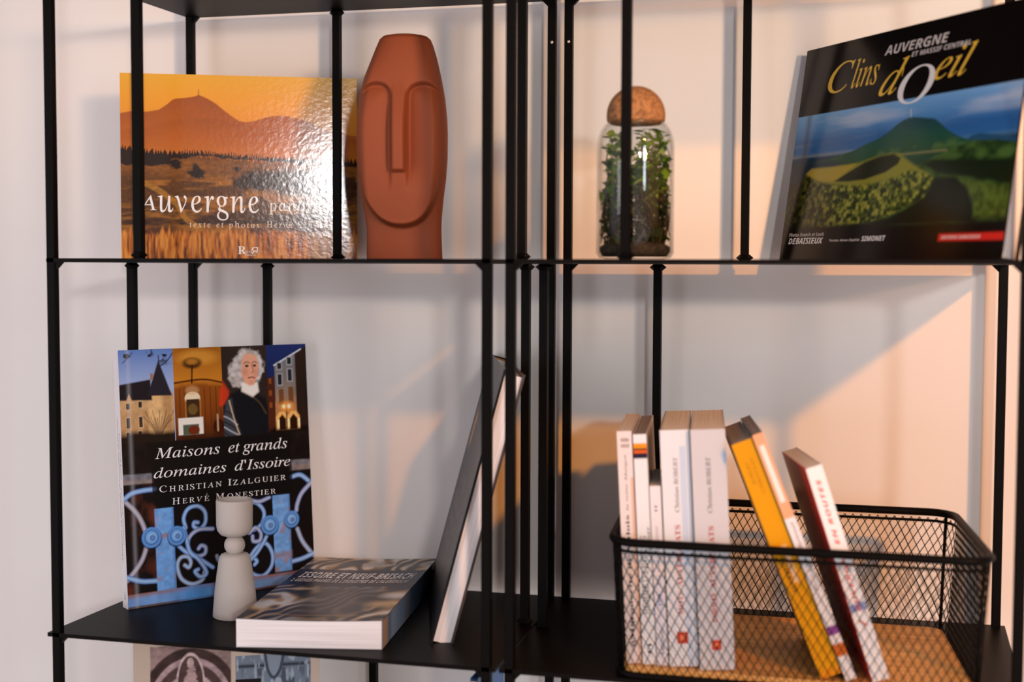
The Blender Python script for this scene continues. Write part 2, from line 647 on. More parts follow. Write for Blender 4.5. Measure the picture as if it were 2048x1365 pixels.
# --- large landscape book, orange sunset cover
def art_sunset():
    A = Art(330, 262, 0.2965 / 0.2342, '#DE8C28', 1.08, 3)
    sky = A.ramp(A.V, [(0.70, '#DC8C2C'), (0.85, '#E09A2C'), (1.0, '#DCA632')])
    A.I = sky
    R = [(0.001,0.785),(0.046,0.797),(0.111,0.795),(0.16,0.807),(0.193,0.835),(0.216,0.861),(0.23,0.869),(0.259,0.872),(0.292,0.878),(0.313,0.884),(0.326,0.892),(0.338,0.886),(0.367,0.87),(0.396,0.848),(0.425,0.818),(0.458,0.786),(0.495,0.755),(0.525,0.748),(0.567,0.758),(0.6,0.774),(0.643,0.785),(0.681,0.789),(0.719,0.782),(0.761,0.769),(0.795,0.755),(0.837,0.729),(0.897,0.698),(0.991,0.684)]
    m = A.below(A.sky(R))
    A.mix(m, A.ramp(A.V, [(0.58, '#CC7626'), (0.66, '#B9641F'), (0.75, '#A4581F'), (0.88, '#97501F')]))
    A.stroke([(0.326, 0.892), (0.326, 0.918)], 0.004, '#8A4A1C', smooth=False)
    R2 = [(0.0,0.692),(0.11,0.716),(0.201,0.745),(0.283,0.763),(0.366,0.77),(0.425,0.767),(0.491,0.742),(0.575,0.728),(0.744,0.71),(0.991,0.673)]
    A.mix(A.below(A.sky(R2), 0.02) * 0.35, '#8E4A1A')
    A.vary(m, 0.05, 14, 40)
    TT = [(-0.001,0.605),(0.11,0.586),(0.208,0.58),(0.324,0.584),(0.407,0.575),(0.532,0.563),(0.658,0.557),(0.828,0.552),(1,0.547)]
    jag = np.abs(((A.U * 82 + 9 * A.noise(14, 2, 2, 4)) % 1) - 0.5) * 2
    top = A.sky(TT) + (jag - 0.5) * 0.03 * (0.4 + A.noise(30, 2, 2, 9))
    fld = A.ramp(A.V + 0.06 * (A.noise(5, 14, 4, 2) - 0.5), [(0.10, '#7A3F12'), (0.2, '#3C220F'), (0.30, '#5C3813'), (0.42, '#5A3714'), (0.50, '#81501B'), (0.56, '#5B3412')])
    A.mix(A.below(top - 0.02), fld)
    gold = np.clip((A.noise(7, 34, 4, 6) - 0.5) * 5, 0, 1) * A.below(0.52, 0.1)
    A.mix(gold * 0.6, '#B0721F')
    A.stroke([(0.10, 0.41), (0.16, 0.37), (0.23, 0.30), (0.27, 0.22), (0.33, 0.17)], 0.03, '#B98028', 0.6)
    A.stroke([(0.30, 0.25), (0.37, 0.29), (0.46, 0.27), (0.55, 0.30)], 0.02, '#A56C20', 0.5)
    m = A.below(np.full(A.U.shape, 0.54), 0.1)
    A.vary(m, 0.45, 60, 90, 3, 8)
    TB = [(-0.001,0.511),(0.109,0.508),(0.199,0.51),(0.208,0.542),(0.324,0.561),(0.448,0.55),(0.574,0.542),(0.743,0.53),(1,0.509)]
    bot = A.sky(TB) + 0.02 * (A.noise(40, 6, 3, 5) - 0.5)
    A.mix(A.below(top) * (1 - A.below(bot)), '#23130A')
    for u, v, ru, rv in ((0.315, 0.468, 0.036, 0.028), (0.226, 0.518, 0.026, 0.026), (0.486, 0.491, 0.016, 0.012), (0.31, 0.49, 0.014, 0.03)):
        A.poly([(u + ru * math.cos(a) * (1 + 0.25 * math.sin(5 * a)), v + rv * math.sin(a)) for a in np.linspace(0, 6.28, 18)[:-1]], '#20120A', 0.012, rough=0.02)
    TK = [(0.46,0.407),(0.473,0.44),(0.515,0.473),(0.591,0.496),(0.683,0.495),(0.828,0.484),(1,0.454),(1,0.334),(0.793,0.342),(0.658,0.367),(0.531,0.387)]
    A.poly(TK, '#26160B', 0.02, 0.9, rough=0.05, rs=50)
    d, ins = A.dist(TK, True)
    A.vary(ins.astype(float), 0.5, 90, 40, 2, 12)
    g = A.noise(70, 10, 3, 14)
    gt = 0.10 + 0.07 * g + 0.03 * A.noise(150, 3, 1, 15)
    gm = A.below(gt, 0.03)
    gc = A.ramp(A.noise(110, 12, 3, 16), [(0.25, '#5A2C0A'), (0.45, '#B8641A'), (0.7, '#DC923A')])
    A.mix(gm, gc)
    # spine fold along the left, its crease shade darkened into the print
    A.I *= (1 - 0.25 * np.exp(-((A.U - 0.045) / 0.006) ** 2))[..., None]
    return A.out()


W_ = '#FFFFFF'
cover_book('landscape_book', 'landscape hardcover with an orange sunset mountain cover standing beside the terracotta head',
           (-0.034, 0.1985, 0.0), frame(0.416, 0.012), 0.2965, 0.2342, 0.013, art_sunset(), M_FOIL, '#B8651E', M_PAGE_Y, [
    (serif_it('A'), (0.075, 0.266, 0.148, 0.346), W_, dict(shear=-0.25)),
    (serif_it('uvergne'), (0.152, 0.213, 0.577, 0.347), W_, dict(shear=-0.25, space=1.15)),
    (serif_it('panorama'), (0.621, 0.248, 0.943, 0.312), '#F2E4D4', dict(shear=-0.25, space=1.15)),
    (serif_it('texte et photos'), (0.284, 0.165, 0.577, 0.209), '#F2E4D4', dict(shear=-0.2, space=1.4)),
    (serif_it('Herv') + 'é' + serif_it(' Sentucq'), (0.61, 0.166, 0.891, 0.211), '#F2E4D4', dict(shear=-0.2, space=1.4)),
    (serif_b('R'), (0.487, 0.031, 0.521, 0.073), W_, {}),
    (serif_it('evoi'), (0.519, 0.035, 0.548, 0.055), W_, dict(shear=-0.2)),
    ('Я', (0.545, 0.032, 0.572, 0.069), W_, {}),
    (serif_it('éditions'), (0.518, 0.021, 0.563, 0.033), '#F2E4D4', dict(shear=-0.2))])


# --- black landscape book with a volcano photograph
def art_volcano():
    A = Art(330, 226, 0.3671 / 0.2517, '#0E0B0A', 1.25, 5)
    ph = ((A.V < 0.684) & (A.V > 0.10)).astype(float)
    fade = np.clip((A.V - 0.14) / 0.04, 0, 1) * (A.V < 0.684)
    base = A.I.copy()
    A.I = A.ramp(A.V, [(0.47, '#5E88AE'), (0.50, '#2C5F92'), (0.55, '#2B5C92'), (0.60, '#4C7FB2'), (0.684, '#6FA0CC')])
    cl = np.clip((A.noise(3, 16, 4, 2) - 0.46) * 4, 0, 1)
    A.mix(cl * 0.55 * np.clip((A.V - 0.54) / 0.05, 0, 1), '#B9C2CE')
    A.mix(np.exp(-((A.V - 0.545 - 0.03 * (A.U - 0.2)) / 0.008) ** 2) * (A.U < 0.42) * 0.22 * A.noise(6, 3, 2, 71), '#9DB4C8')
    A.mix(A.below(np.interp(A.U, [0, 0.32], [0.50, 0.487]), 0.006), '#3F5E78')
    A.mix(A.below(np.interp(A.U, [0, 0.32], [0.485, 0.475]), 0.006), '#16324A')
    A.mix(np.exp(-((A.V - 0.488) / 0.007) ** 2) * (A.U < 0.34) * 0.45 * A.noise(14, 3, 2, 72), '#9AA0A0')
    RH = [(0.7, 0.40), (0.815,0.477),(0.829,0.492),(0.86,0.497),(0.923,0.484),(1,0.468)]
    A.mix(A.below(A.sky(RH)) * (A.U > 0.76), '#254B66')
    PK = [(0, 0.44), (0.033,0.455),(0.20, 0.463), (0.313,0.489),(0.37,0.51),(0.425,0.526),(0.478,0.554),(0.511,0.581),(0.536,0.594),(0.567,0.603),(0.608,0.595),(0.67,0.581),(0.693,0.563),(0.727,0.53),(0.764,0.504),(0.815,0.477),(1,0.445)]
    m = A.below(A.sky(PK))
    A.mix(m, A.ramp(A.V + 0.12 * (A.noise(12, 12, 4, 7) - 0.5), [(0.36, '#15301F'), (0.46, '#20482E'), (0.52, '#1F4A3C'), (0.6, '#1C4244')]))
    A.mix(m * np.exp(-((A.V - 0.47) / 0.02) ** 2) * np.clip((A.noise(20, 20, 3, 8) - 0.5) * 5, 0, 1) * 0.6, '#56703A')
    A.stroke([(0.567, 0.603), (0.562, 0.634)], 0.005, '#B8C0C0', smooth=False)
    RF = [(0.5, 0.36), (0.609,0.392),(0.691,0.426),(0.77,0.454),(0.848,0.469),(0.925,0.465),(1,0.447)]
    A.mix(A.below(A.sky(RF)) * (A.U > 0.5), A.ramp(A.noise(24, 24, 4, 9), [(0.3, '#1D3216'), (0.7, '#43602A')]))
    A.mix(np.exp(-((A.V - np.interp(A.U, [0.5, 0.78], [0.448, 0.445])) / 0.005) ** 2) * ((A.U > 0.52) & (A.U < 0.74)) * 0.6, '#8B8453')
    A.poly([(0.0, 0.46), (0.2, 0.46), (0.3, 0.43), (0.10, 0.38), (0.03, 0.25), (0.0, 0.2)], '#14263A', 0.03, 0.9)
    A.poly([(0.634,0.402),(0.693,0.413),(1.009,0.384),(1.004,0.284),(0.868,0.319),(0.719,0.348)], '#14200F', 0.02)
    fo = [(0.088,0.405),(0.165,0.365),(0.242,0.349),(0.356,0.335),(0.452,0.341),(0.541,0.368),(0.611,0.382),(0.676,0.352),(0.704,0.333),(0.671,0.26),(0.547,0.199),(0.44,0.165),(0.258,0.155),(0.06,0.155),(0.0,0.2),(0.02, 0.3)]
    A.mix(A.below(np.full(A.U.shape, 0.36), 0.02) * (A.U < 0.5), '#1A2412')
    A.poly(fo, '#4A5A1E', 0.02)
    d, ins = A.dist(fo, True)
    t = np.clip((A.noise(75, 60, 2, 11) - 0.28) * 2.2, 0, 1)
    fc = A.ramp(t, [(0, '#1B2409'), (0.5, '#47561B'), (1, '#8A8B34')])
    lx = np.clip((A.U - 0.0) / 0.3, 0.15, 1)[..., None]
    A.I = np.where(ins[..., None], fc * lx, A.I)
    A.poly([(0.088,0.405),(0.112,0.426),(0.22,0.425),(0.342,0.429),(0.418,0.446),(0.501,0.459),(0.539,0.451),(0.589,0.411),(0.647,0.371),(0.684,0.351),(0.594,0.376),(0.525,0.352),(0.453,0.337),(0.357,0.331),(0.243,0.344),(0.166,0.36)], '#7A7A26', 0.015)
    A.poly([(0.088,0.405),(0.112,0.426),(0.22,0.425),(0.342,0.429),(0.30,0.40),(0.24,0.358),(0.16,0.368)], '#9A8A2C', 0.012)
    A.poly([(0.24,0.358),(0.307,0.394),(0.381,0.432),(0.455,0.451),(0.511,0.454),(0.546,0.433),(0.536,0.408),(0.484,0.378),(0.392,0.355),(0.313,0.352)], '#161C0B', 0.01)
    A.poly([(0.719,0.348),(0.828,0.322),(1.001,0.276),(0.998,0.157),(0.88,0.162),(0.869,0.223),(0.832,0.289),(0.787,0.332)], '#46551D', 0.015)
    d, ins = A.dist([(0.719,0.348),(0.828,0.322),(1.001,0.276),(0.998,0.157),(0.88,0.162),(0.869,0.223),(0.832,0.289),(0.787,0.332)], True)
    A.vary(ins.astype(float), 0.7, 70, 55, 2, 13)
    A.poly([(0.704,0.333),(0.786,0.334),(0.841,0.281),(0.87,0.214),(0.873,0.152),(0.46,0.152),(0.60,0.215),(0.671,0.26)], '#11160A', 0.015)
    A.I = A.I * fade[..., None] + base * (1 - fade[..., None])
    A.rect(0.75, 0.076, 1.01, 0.106, '#C8281E')
    # pressed hinge beside the spine, its groove shade painted as a dark band
    A.mix(np.exp(-((A.U - 0.064) / 0.014) ** 2) * 0.5, '#050404')
    return A.out()


G_ = '#F0C24A'
cover_book('landscape_book', 'black landscape hardcover with a green volcano photo leaning at the far right',
           (0.7772, 0.3016, 0.0), frame(-0.9181, 0.1425), 0.3671, 0.2517, 0.022, art_volcano(), M_GLOSS, '#14100E', M_PAGE_Y, [
    (sans_bi('AUVERGNE'), (0.406, 0.893, 0.684, 0.934), '#D8D2CE', {}),
    (sans_bi('ET MASSIF CENTRAL'), (0.532, 0.862, 0.778, 0.883), '#D8D2CE', {}),
    (serif_it('C'), (0.141, 0.768, 0.268, 0.908), G_, dict(shear=0.15)),
    (serif_it('lins'), (0.262, 0.774, 0.392, 0.906), G_, dict(shear=0.15)),
    (serif_it('d'), (0.403, 0.715, 0.525, 0.87), G_, dict(shear=0.35)),
    ("'", (0.500, 0.785, 0.507, 0.825), G_, dict(shear=0.3)),
    (serif_it('O'), (0.492, 0.661, 0.648, 0.819), '#F2F0EE', {}),
    (serif_it('eil'), (0.644, 0.742, 0.807, 0.873), G_, dict(shear=0.3)),
    (sans_bi('Photos Francis et Louis'), (0.038, 0.113, 0.225, 0.130), '#D8D2CE', {}),
    (sans_bi('DEBAISIEUX'), (0.040, 0.078, 0.223, 0.106), W_, {}),
    (sans_bi('Textes Anne-Sophie'), (0.256, 0.082, 0.406, 0.097), '#D8D2CE', {}),
    (sans_bi('SIMONET'), (0.415, 0.084, 0.525, 0.106), W_, {}),
    (sans_bi('EDITIONS DEBAISIEUX'), (0.763, 0.084, 0.916, 0.098), '#F6DCD4', {})])


# --- upright book, four photographs above blue ironwork
def art_ironwork():
    asp = 0.2556 / 0.3141
    A = Art(300, 368, asp, '#14100F', 1.35, 9)
    A.mix(A.below(np.full(A.U.shape, 0.50), 0.01) * np.clip((A.noise(14, 14, 4, 1) - 0.45) * 3, 0, 1) * (A.U < 0.16), '#5A2A1C')
    # ---- top strip of four pictures
    s1, s2, s3, vb = 0.272, 0.528, 0.775, 0.636
    on = (A.V > vb)
    I0 = A.I.copy()
    A.I = A.ramp(A.V, [(0.80, '#A9B9DC'), (1.0, '#5B7CBC')])
    br = np.clip((A.noise(26, 40, 3, 3) - 0.62) * 10, 0, 1) * np.clip((A.V - 0.93) / 0.03, 0, 1)
    A.mix(br, '#1C2030')
    A.stroke([(0.02, 0.95), (0.05, 0.97), (0.07, 0.99)], 0.003, '#20202C')
    A.stroke([(0.20, 0.93), (0.24, 0.95), (0.275, 0.985)], 0.004, '#20202C')
    wall = A.ramp(A.V, [(0.62, '#6E4A30'), (0.70, '#B48A5C'), (0.82, '#C9A273')])
    A.mix(A.below(np.full(A.U.shape, 0.815)) * (A.U < 0.27), wall)
    A.poly([(0.139, 0.62), (0.139, 0.83), (0.262, 0.83), (0.262, 0.62)], '#D6AE78', 0.01)
    A.poly([(0.21, 0.62), (0.21, 0.83), (0.262, 0.83), (0.262, 0.62)], '#9A7048', 0.02, 0.7)
    A.poly([(-0.01, 0.865), (0.154, 0.882), (0.16, 0.80), (-0.01, 0.805)], '#1E1A20', 0.006)
    A.poly([(0.198, 0.956), (0.262, 0.815), (0.137, 0.818)], '#25222B', 0.005)
    A.stroke([(0.2, 0.95), (0.2, 0.975)], 0.004, '#25222B', smooth=False)
    A.rect(0.155, 0.88, 0.168, 0.905, '#9A6A4C')
    A.poly([(0.045, 0.83), (0.06, 0.80), (0.03, 0.80)], '#C9A273')
    for u, v in ((0.038, 0.781), (0.099, 0.786), (0.037, 0.716), (0.099, 0.718), (0.034, 0.66), (0.094, 0.662)):
        hh = 0.015 if v > 0.75 else 0.024
        A.rect(u - 0.012, v - hh, u + 0.012, v + hh, '#D9BC92')
        A.rect(u - 0.009, v - hh + 0.003, u + 0.009, v + hh - 0.003, '#3A2A22')
    A.vary(on.astype(float) * (A.V < 0.8) * (A.U < 0.27), 0.25, 40, 50, 3, 5)
    for k in range(14):
        x = 0.195 + 0.012 * (k - 7)
        A.stroke([(0.19, 0.64), (0.19 + (x - 0.19) * 0.4, 0.69), (x, 0.74 + 0.02 * math.sin(k * 2))], 0.003, '#4A2E1E', 0.75)
    A.mix(A.below(0.675 + 0.03 * (A.noise(10, 2, 3, 6) - 0.5), 0.02) * (A.U < 0.27), '#221812')
    # picture two: panelled dining room
    m2 = (A.U > s1) & (A.U < s2)
    A2 = A.ramp(A.V + 0.05 * (A.noise(12, 12, 3, 21) - 0.5), [(0.64, '#3A1C0C'), (0.74, '#7A3E14'), (0.84, '#8A4A16'), (0.87, '#C07A24'), (1.0, '#9A5A18')])
    A.I = np.where(m2[..., None], A2, A.I)
    sv = A.I.copy()
    A.stroke([(0.27, 0.862), (0.42, 0.872), (0.53, 0.855)], 0.008, '#5A2C0E')
    A.ell(0.40, 0.96, 0.10, 0.03, '#D8983A', 0.6, 0.02)
    A.ell(0.371, 0.939, 0.05, 0.022, '#2A1408', 0.9, 0.01)
    A.ell(0.371, 0.945, 0.03, 0.012, '#B87A2C', 0.8, 0.01)
    A.stroke([(0.371, 0.93), (0.366, 0.86)], 0.006, '#2A1408', smooth=False)
    for u in (0.30, 0.325, 0.43, 0.46, 0.49, 0.515):
        A.stroke([(u, 0.67), (u, 0.84)], 0.004, '#4A2008', 0.7, smooth=False)
    A.rect(0.325, 0.715, 0.41, 0.80, '#A86A2C')
    A.ell(0.366, 0.80, 0.04, 0.025, '#E8D2B0')
    A.rect(0.333, 0.72, 0.402, 0.795, '#3A2818')
    A.ell(0.366, 0.755, 0.025, 0.022, '#6A5028')
    A.ell(0.366, 0.83, 0.035, 0.018, '#C8A070', 0.5, 0.01)
    A.rect(0.288, 0.655, 0.418, 0.722, '#E6DCD0')
    A.rect(0.312, 0.655, 0.395, 0.695, '#4A5A48')
    A.ell(0.368, 0.672, 0.03, 0.018, '#6A2A14')
    A.ell(0.50, 0.68, 0.03, 0.03, '#3A1408')
    A.rect(0.49, 0.66, 0.50, 0.73, '#C8A880', 0.7)
    A.poly([(0.505, 0.76), (0.512, 0.83), (0.54, 0.85), (0.56, 0.80), (0.55, 0.76)], '#C03A1C', 0.01)
    A.I = np.where(((A.U > s1) & (A.U < s2))[..., None], A.I, sv)
    # picture three: painted portrait of a person in a grey wig
    m3 = (A.U > s2) & (A.U < s3)
    A.I = np.where(m3[..., None], lin('#2E2420') * (0.8 + 0.4 * A.noise(8, 8, 3, 22))[..., None], A.I)
    sv = A.I.copy()
    A.poly([(0.515, 0.76), (0.50, 0.82), (0.53, 0.86), (0.56, 0.82), (0.56, 0.77)], '#B8371C', 0.012)
    A.poly([(0.53, 0.63), (0.53, 0.76), (0.56, 0.80), (0.62, 0.825), (0.70, 0.81), (0.76, 0.78), (0.79, 0.70), (0.79, 0.63)], '#15161A', 0.012)
    A.poly([(0.53, 0.63), (0.525, 0.70), (0.545, 0.78), (0.575, 0.79), (0.585, 0.72), (0.62, 0.64)], '#3C4048', 0.01)
    for k in range(5):
        A.stroke([(0.53, 0.74 - 0.022 * k), (0.56, 0.73 - 0.024 * k), (0.60, 0.70 - 0.02 * k)], 0.006, '#AEB4BC' if k % 2 else '#1C1E24', 0.8)
    A.stroke([(0.56, 0.78), (0.585, 0.70), (0.61, 0.64)], 0.006, '#C8B090', 0.8)
    A.stroke([(0.64, 0.815), (0.72, 0.77), (0.76, 0.72)], 0.008, '#4A3A28', 0.8)
    wig = [(0.60, 0.955), (0.64, 0.985), (0.69, 0.988), (0.735, 0.97), (0.752, 0.93), (0.756, 0.89), (0.735, 0.86), (0.70, 0.85), (0.66, 0.84), (0.62, 0.828), (0.585, 0.835), (0.56, 0.87), (0.565, 0.91)]
    A.poly(wig, '#B4AEAA', 0.012, rough=0.02)
    d, ins = A.dist(wig, True)
    A.vary(ins.astype(float), 0.6, 46, 60, 2, 31)
    A.poly([(0.63, 0.815), (0.63, 0.85), (0.72, 0.85), (0.725, 0.81), (0.69, 0.79)], '#E4DED8', 0.01)
    A.poly([(0.635, 0.935), (0.65, 0.965), (0.69, 0.97), (0.72, 0.955), (0.73, 0.915), (0.722, 0.872), (0.70, 0.84), (0.675, 0.835), (0.648, 0.85), (0.633, 0.89)], '#DDA184', 0.008)
    A.ell(0.652, 0.893, 0.018, 0.018, '#C0705A', 0.5, 0.02)
    A.ell(0.712, 0.890, 0.012, 0.016, '#C0705A', 0.5, 0.02)
    A.ell(0.664, 0.918, 0.010, 0.005, '#3A2018')
    A.ell(0.706, 0.918, 0.009, 0.005, '#3A2018')
    A.stroke([(0.648, 0.928), (0.664, 0.934), (0.678, 0.930)], 0.004, '#7A5240')
    A.stroke([(0.695, 0.930), (0.708, 0.934), (0.72, 0.928)], 0.004, '#7A5240')
    A.stroke([(0.690, 0.925), (0.698, 0.895), (0.688, 0.889)], 0.005, '#A8664C', 0.8)
    A.stroke([(0.670, 0.868), (0.688, 0.871), (0.705, 0.867)], 0.005, '#8A3A30')
    A.ell(0.688, 0.85, 0.016, 0.008, '#C88A70', 0.6, 0.01)
    A.I = np.where(((A.U > s2) & (A.U < s3))[..., None], A.I, sv)
    # picture four: lit facade at night
    m4 = A.U > s3
    A.I = np.where(m4[..., None], A.ramp(A.V, [(0.63, '#120C0C'), (0.68, '#241410'), (0.72, '#16224E'), (1.0, '#1C2C62')]), A.I)
    A.poly([(0.772, 0.63), (0.772, 0.86), (0.812, 0.872), (0.82, 0.67)], '#4A2414', 0.006)
    for v in (0.84, 0.79, 0.74):
        A.rect(0.782, v, 0.797, v + 0.022, '#8A4A24')
    fac = [(0.815, 0.68), (0.818, 0.915), (0.972, 0.976), (0.985, 0.665), (0.90, 0.66)]
    A.poly(fac, '#77706E', 0.006)
    d, ins = A.dist(fac, True)
    fc = A.ramp(A.V, [(0.66, '#B86A2A'), (0.72, '#B07844'), (0.80, '#857264'), (0.95, '#6E7078')])
    A.I = np.where(ins[..., None], fc * (0.8 + 0.4 * A.noise(40, 40, 3, 33))[..., None], A.I)
    A.poly([(0.935, 0.66), (0.935, 0.965), (1.0, 0.99), (1.0, 0.66)], '#2A1C16', 0.006)
    A.stroke([(0.815, 0.915), (0.97, 0.978)], 0.006, '#C8CDD4', smooth=False)
    for u, v, hh in ((0.845, 0.911, 0.012), (0.902, 0.931, 0.014), (0.845, 0.855, 0.022), (0.903, 0.872, 0.024)):
        A.rect(u - 0.016, v - hh - 0.004, u + 0.016, v + hh + 0.004, '#A4A4A4')
        A.rect(u - 0.011, v - hh, u + 0.011, v + hh, '#20242C')
    for u, v in ((0.85, 0.782), (0.905, 0.79)):
        A.rect(u - 0.014, v - 0.032, u + 0.014, v + 0.032, '#6E4628')
    for u in (0.85, 0.915):
        A.poly([(u - 0.034, 0.645), (u - 0.034, 0.70), (u - 0.015, 0.72), (u + 0.015, 0.72), (u + 0.034, 0.70), (u + 0.034, 0.645)], '#F0B468', 0.008)
        A.poly([(u - 0.022, 0.645), (u - 0.022, 0.69), (u, 0.71), (u + 0.022, 0.69), (u + 0.022, 0.645)], '#2A1408', 0.006)
    for u in (0.828, 0.885, 0.945):
        A.rect(u - 0.006, 0.648, u + 0.006, 0.69, '#FFE0A8')
    A.stroke([(0.876, 0.65), (0.876, 0.735)], 0.005, '#2A1408', smooth=False)
    for u in (0.862, 0.891):
        A.ell(u, 0.742, 0.022, 0.018, '#F0A040', 0.7, 0.02)
        A.ell(u, 0.742, 0.010, 0.009, '#FFF0C0')
    A.mix(A.below(np.full(A.U.shape, 0.65), 0.02) * m4, '#140C0A')
    A.I = np.where(on[..., None], A.I, I0)
    for s in (s1, s2, s3):
        pass
    # ---- dark belt between, with hedge and stone coping
    m = (A.V < vb) & (A.V > 0.52)
    A.I = np.where(m[..., None], lin('#1A1412') * (0.5 + A.noise(30, 30, 3, 41))[..., None], A.I)
    for q in ([(-0.01, 0.519), (0.15, 0.515), (0.15, 0.478), (-0.01, 0.48)], [(0.88, 0.518), (1.01, 0.514), (1.01, 0.474), (0.88, 0.474)]):
        A.poly(q, '#6E7078', 0.006)
        A.poly([(q[0][0], q[0][1] - 0.02), (q[1][0], q[1][1] - 0.02), q[2], q[3]], '#8A7468', 0.01, 0.5)
    A.vary(((A.V < 0.52) & (A.V > 0.47)).astype(float), 0.5, 40, 60, 3, 43)
    # ---- ironwork
    BL, DK, RU = '#86A6DE', '#3E62A0', '#A07058'

    def bar(u0, u1, v0, v1):
        A.rect(u0, v0, u1, v1, '#6A9CD8')
        mm = ((A.U > u0) & (A.U < u1) & (A.V > v0) & (A.V < v1)).astype(float)
        A.vary(mm, 0.35, 40, 60, 3, 51)
        A.mix(mm * np.clip((A.noise(24, 30, 3, 52) - 0.60) * 8, 0, 1) * 0.7, RU)
        A.mix(mm * np.exp(-((A.U - u1) / 0.01) ** 2) * 0.6, DK)
    curves = [[(0.004,0.416),(0.055,0.371),(0.088,0.32),(0.106,0.257),(0.087,0.199),(0.054,0.157),(0.0,0.111)],[(0.0,0.424),(0.038,0.444),(0.09,0.451),(0.155,0.453)],[(0.0,0.123),(0.072,0.101),(0.145,0.095)],[(0.89,0.447),(0.941,0.451),(0.994,0.418)],[(1.0,0.415),(0.943,0.374),(0.916,0.332),(0.909,0.306)],[(0.91,0.228),(0.937,0.173),(0.995,0.11)],[(0.867,0.095),(0.933,0.102),(1.0,0.118)],
        [(0.304,0.288),(0.295,0.326),(0.319,0.361),(0.368,0.369),(0.405,0.345),(0.408,0.303),(0.379,0.277),(0.347,0.288),(0.348,0.305),(0.368,0.303)],[(0.445,0.271),(0.368,0.274),(0.318,0.245),(0.315,0.2),(0.352,0.171),(0.396,0.175),(0.403,0.2),(0.381,0.21),(0.366,0.199)],[(0.252,0.231),(0.299,0.193),(0.362,0.162),(0.437,0.117)],[(0.392,0.105),(0.379,0.073),(0.324,0.063),(0.272,0.089),(0.253,0.14),(0.271,0.172),(0.308,0.172),(0.323,0.15),(0.312,0.13),(0.291,0.141)],
        [(0.647,0.363),(0.693,0.351),(0.726,0.314),(0.711,0.268),(0.664,0.246),(0.624,0.254)],[(0.64,0.236),(0.676,0.254),(0.704,0.23),(0.696,0.2),(0.661,0.2),(0.657,0.221)],[(0.604,0.103),(0.677,0.172),(0.73,0.184),(0.763,0.138),(0.754,0.087),(0.705,0.054),(0.648,0.069),(0.627,0.105),(0.652,0.131),(0.676,0.117),(0.662,0.104)],[(0.738,0.218),(0.713,0.186),(0.664,0.14),(0.605,0.112)],[(0.461,0.16),(0.476,0.134),(0.547,0.084),(0.614,0.077)],[(0.585,0.368),(0.631,0.373),(0.699,0.359),(0.758,0.371)],[(0.293,0.289),(0.302,0.259),(0.32,0.191),(0.362,0.158),(0.403,0.1),(0.369,0.087),(0.343,0.11),(0.36,0.117)]]
    for k, c in enumerate(curves):
        A.stroke(c, 0.021 if k < 7 else 0.018, '#9CC0EC' if k % 4 else '#B4B8CC', shade=DK if k % 5 else '#6A5A60')
    bar(0.148, 0.245, 0.05, 0.375)
    bar(0.775, 0.872, 0.06, 0.38)
    A.rect(0.775, 0.115, 0.872, 0.14, '#8A6A58', 0.7, 0.02)
    A.rect(-0.01, -0.01, 1.01, 0.012, '#5A4A48')
    A.rect(-0.01, 0.008, 1.01, 0.053, '#6C93C8')
    mm = ((A.V < 0.055) & (A.V > 0.0)).astype(float)
    A.vary(mm, 0.45, 16, 10, 3, 61)
    A.mix(mm * np.exp(-((A.V - 0.05) / 0.01) ** 2) * (0.35 + 0.6 * A.noise(14, 4, 2, 62)), '#8E5E48')
    A.mix(mm * np.exp(-((A.U - 0.35) / 0.1) ** 2) * 0.6, '#3E8FD8')
    for u, v, r in ((0.129, 0.266, 0.05), (0.257, 0.261, 0.047), (0.755, 0.258, 0.049), (0.88, 0.271, 0.043)):
        rv = r * asp
        A.ell(u, v - 0.004, r * 1.06, rv * 1.06, '#18202E', 0.8)
        A.ell(u, v, r, rv, '#94C0F0', shade='#4A80C8')
        A.ell(u, v, r * 0.74, rv * 0.74, '#3E5C96')
        A.ell(u, v + 0.001, r * 0.64, rv * 0.64, '#A0CCF4', shade='#5490D0')
        A.ell(u + 0.004, v - 0.002, r * 0.28, rv * 0.28, '#6E8EC8', shade='#42609A')
    # ---- title panel
    A.poly([(0.141, 0.631), (0.893, 0.631), (0.893, 0.395), (0.873, 0.377), (0.163, 0.377), (0.143, 0.395)], '#12100F', a=0.88)
    # hinge beside the spine, its sheen painted as a pale strip
    A.mix(np.exp(-((A.U - 0.045) / 0.010) ** 2) * 0.22, '#C8C8D0')
    return A.out()


def line(s, r, f=serif_it, **kw):
    return (f(s), r, W_, kw)


def smallcaps(words, u0, u1, v0, vcap, vsm):
    """caps with a taller initial, laid out by estimated widths"""
    wd = {'I': 0.48, 'M': 1.25, 'N': 1.02, 'H': 1.05, 'G': 1.0, 'U': 1.0, 'A': 1.0, 'S': 0.72, 'E': 0.85, 'É': 0.85, 'T': 0.88, 'L': 0.85, 'Z': 0.85, 'O': 1.05, 'R': 0.95, 'C': 0.95, 'V': 1.0, ' ': 0.55}
    items = []
    for ch, big in words:
        items.append((ch, big, wd.get(ch, 0.9) * (1.25 if big else 1.0)))
    tot = sum(i[2] for i in items)
    out, x = [], u0
    for ch, big, w in items:
        wu = w / tot * (u1 - u0)
        if ch != ' ':
            body = serif_it('E' if ch == 'É' else ch)
            top = vcap if big else vsm
            out.append((body, (x + wu * 0.10, v0, x + wu * 0.84, top), W_, dict(shear=-0.22)))
            if ch == 'É':
                out.append(('/', (x + wu * 0.4, top + 0.003, x + wu * 0.6, top + 0.011), W_, {}))
        x += wu
    return out


def capw(s):
    return [(c, i == 0 or s[i - 1] == ' ') for i, c in enumerate(s)]


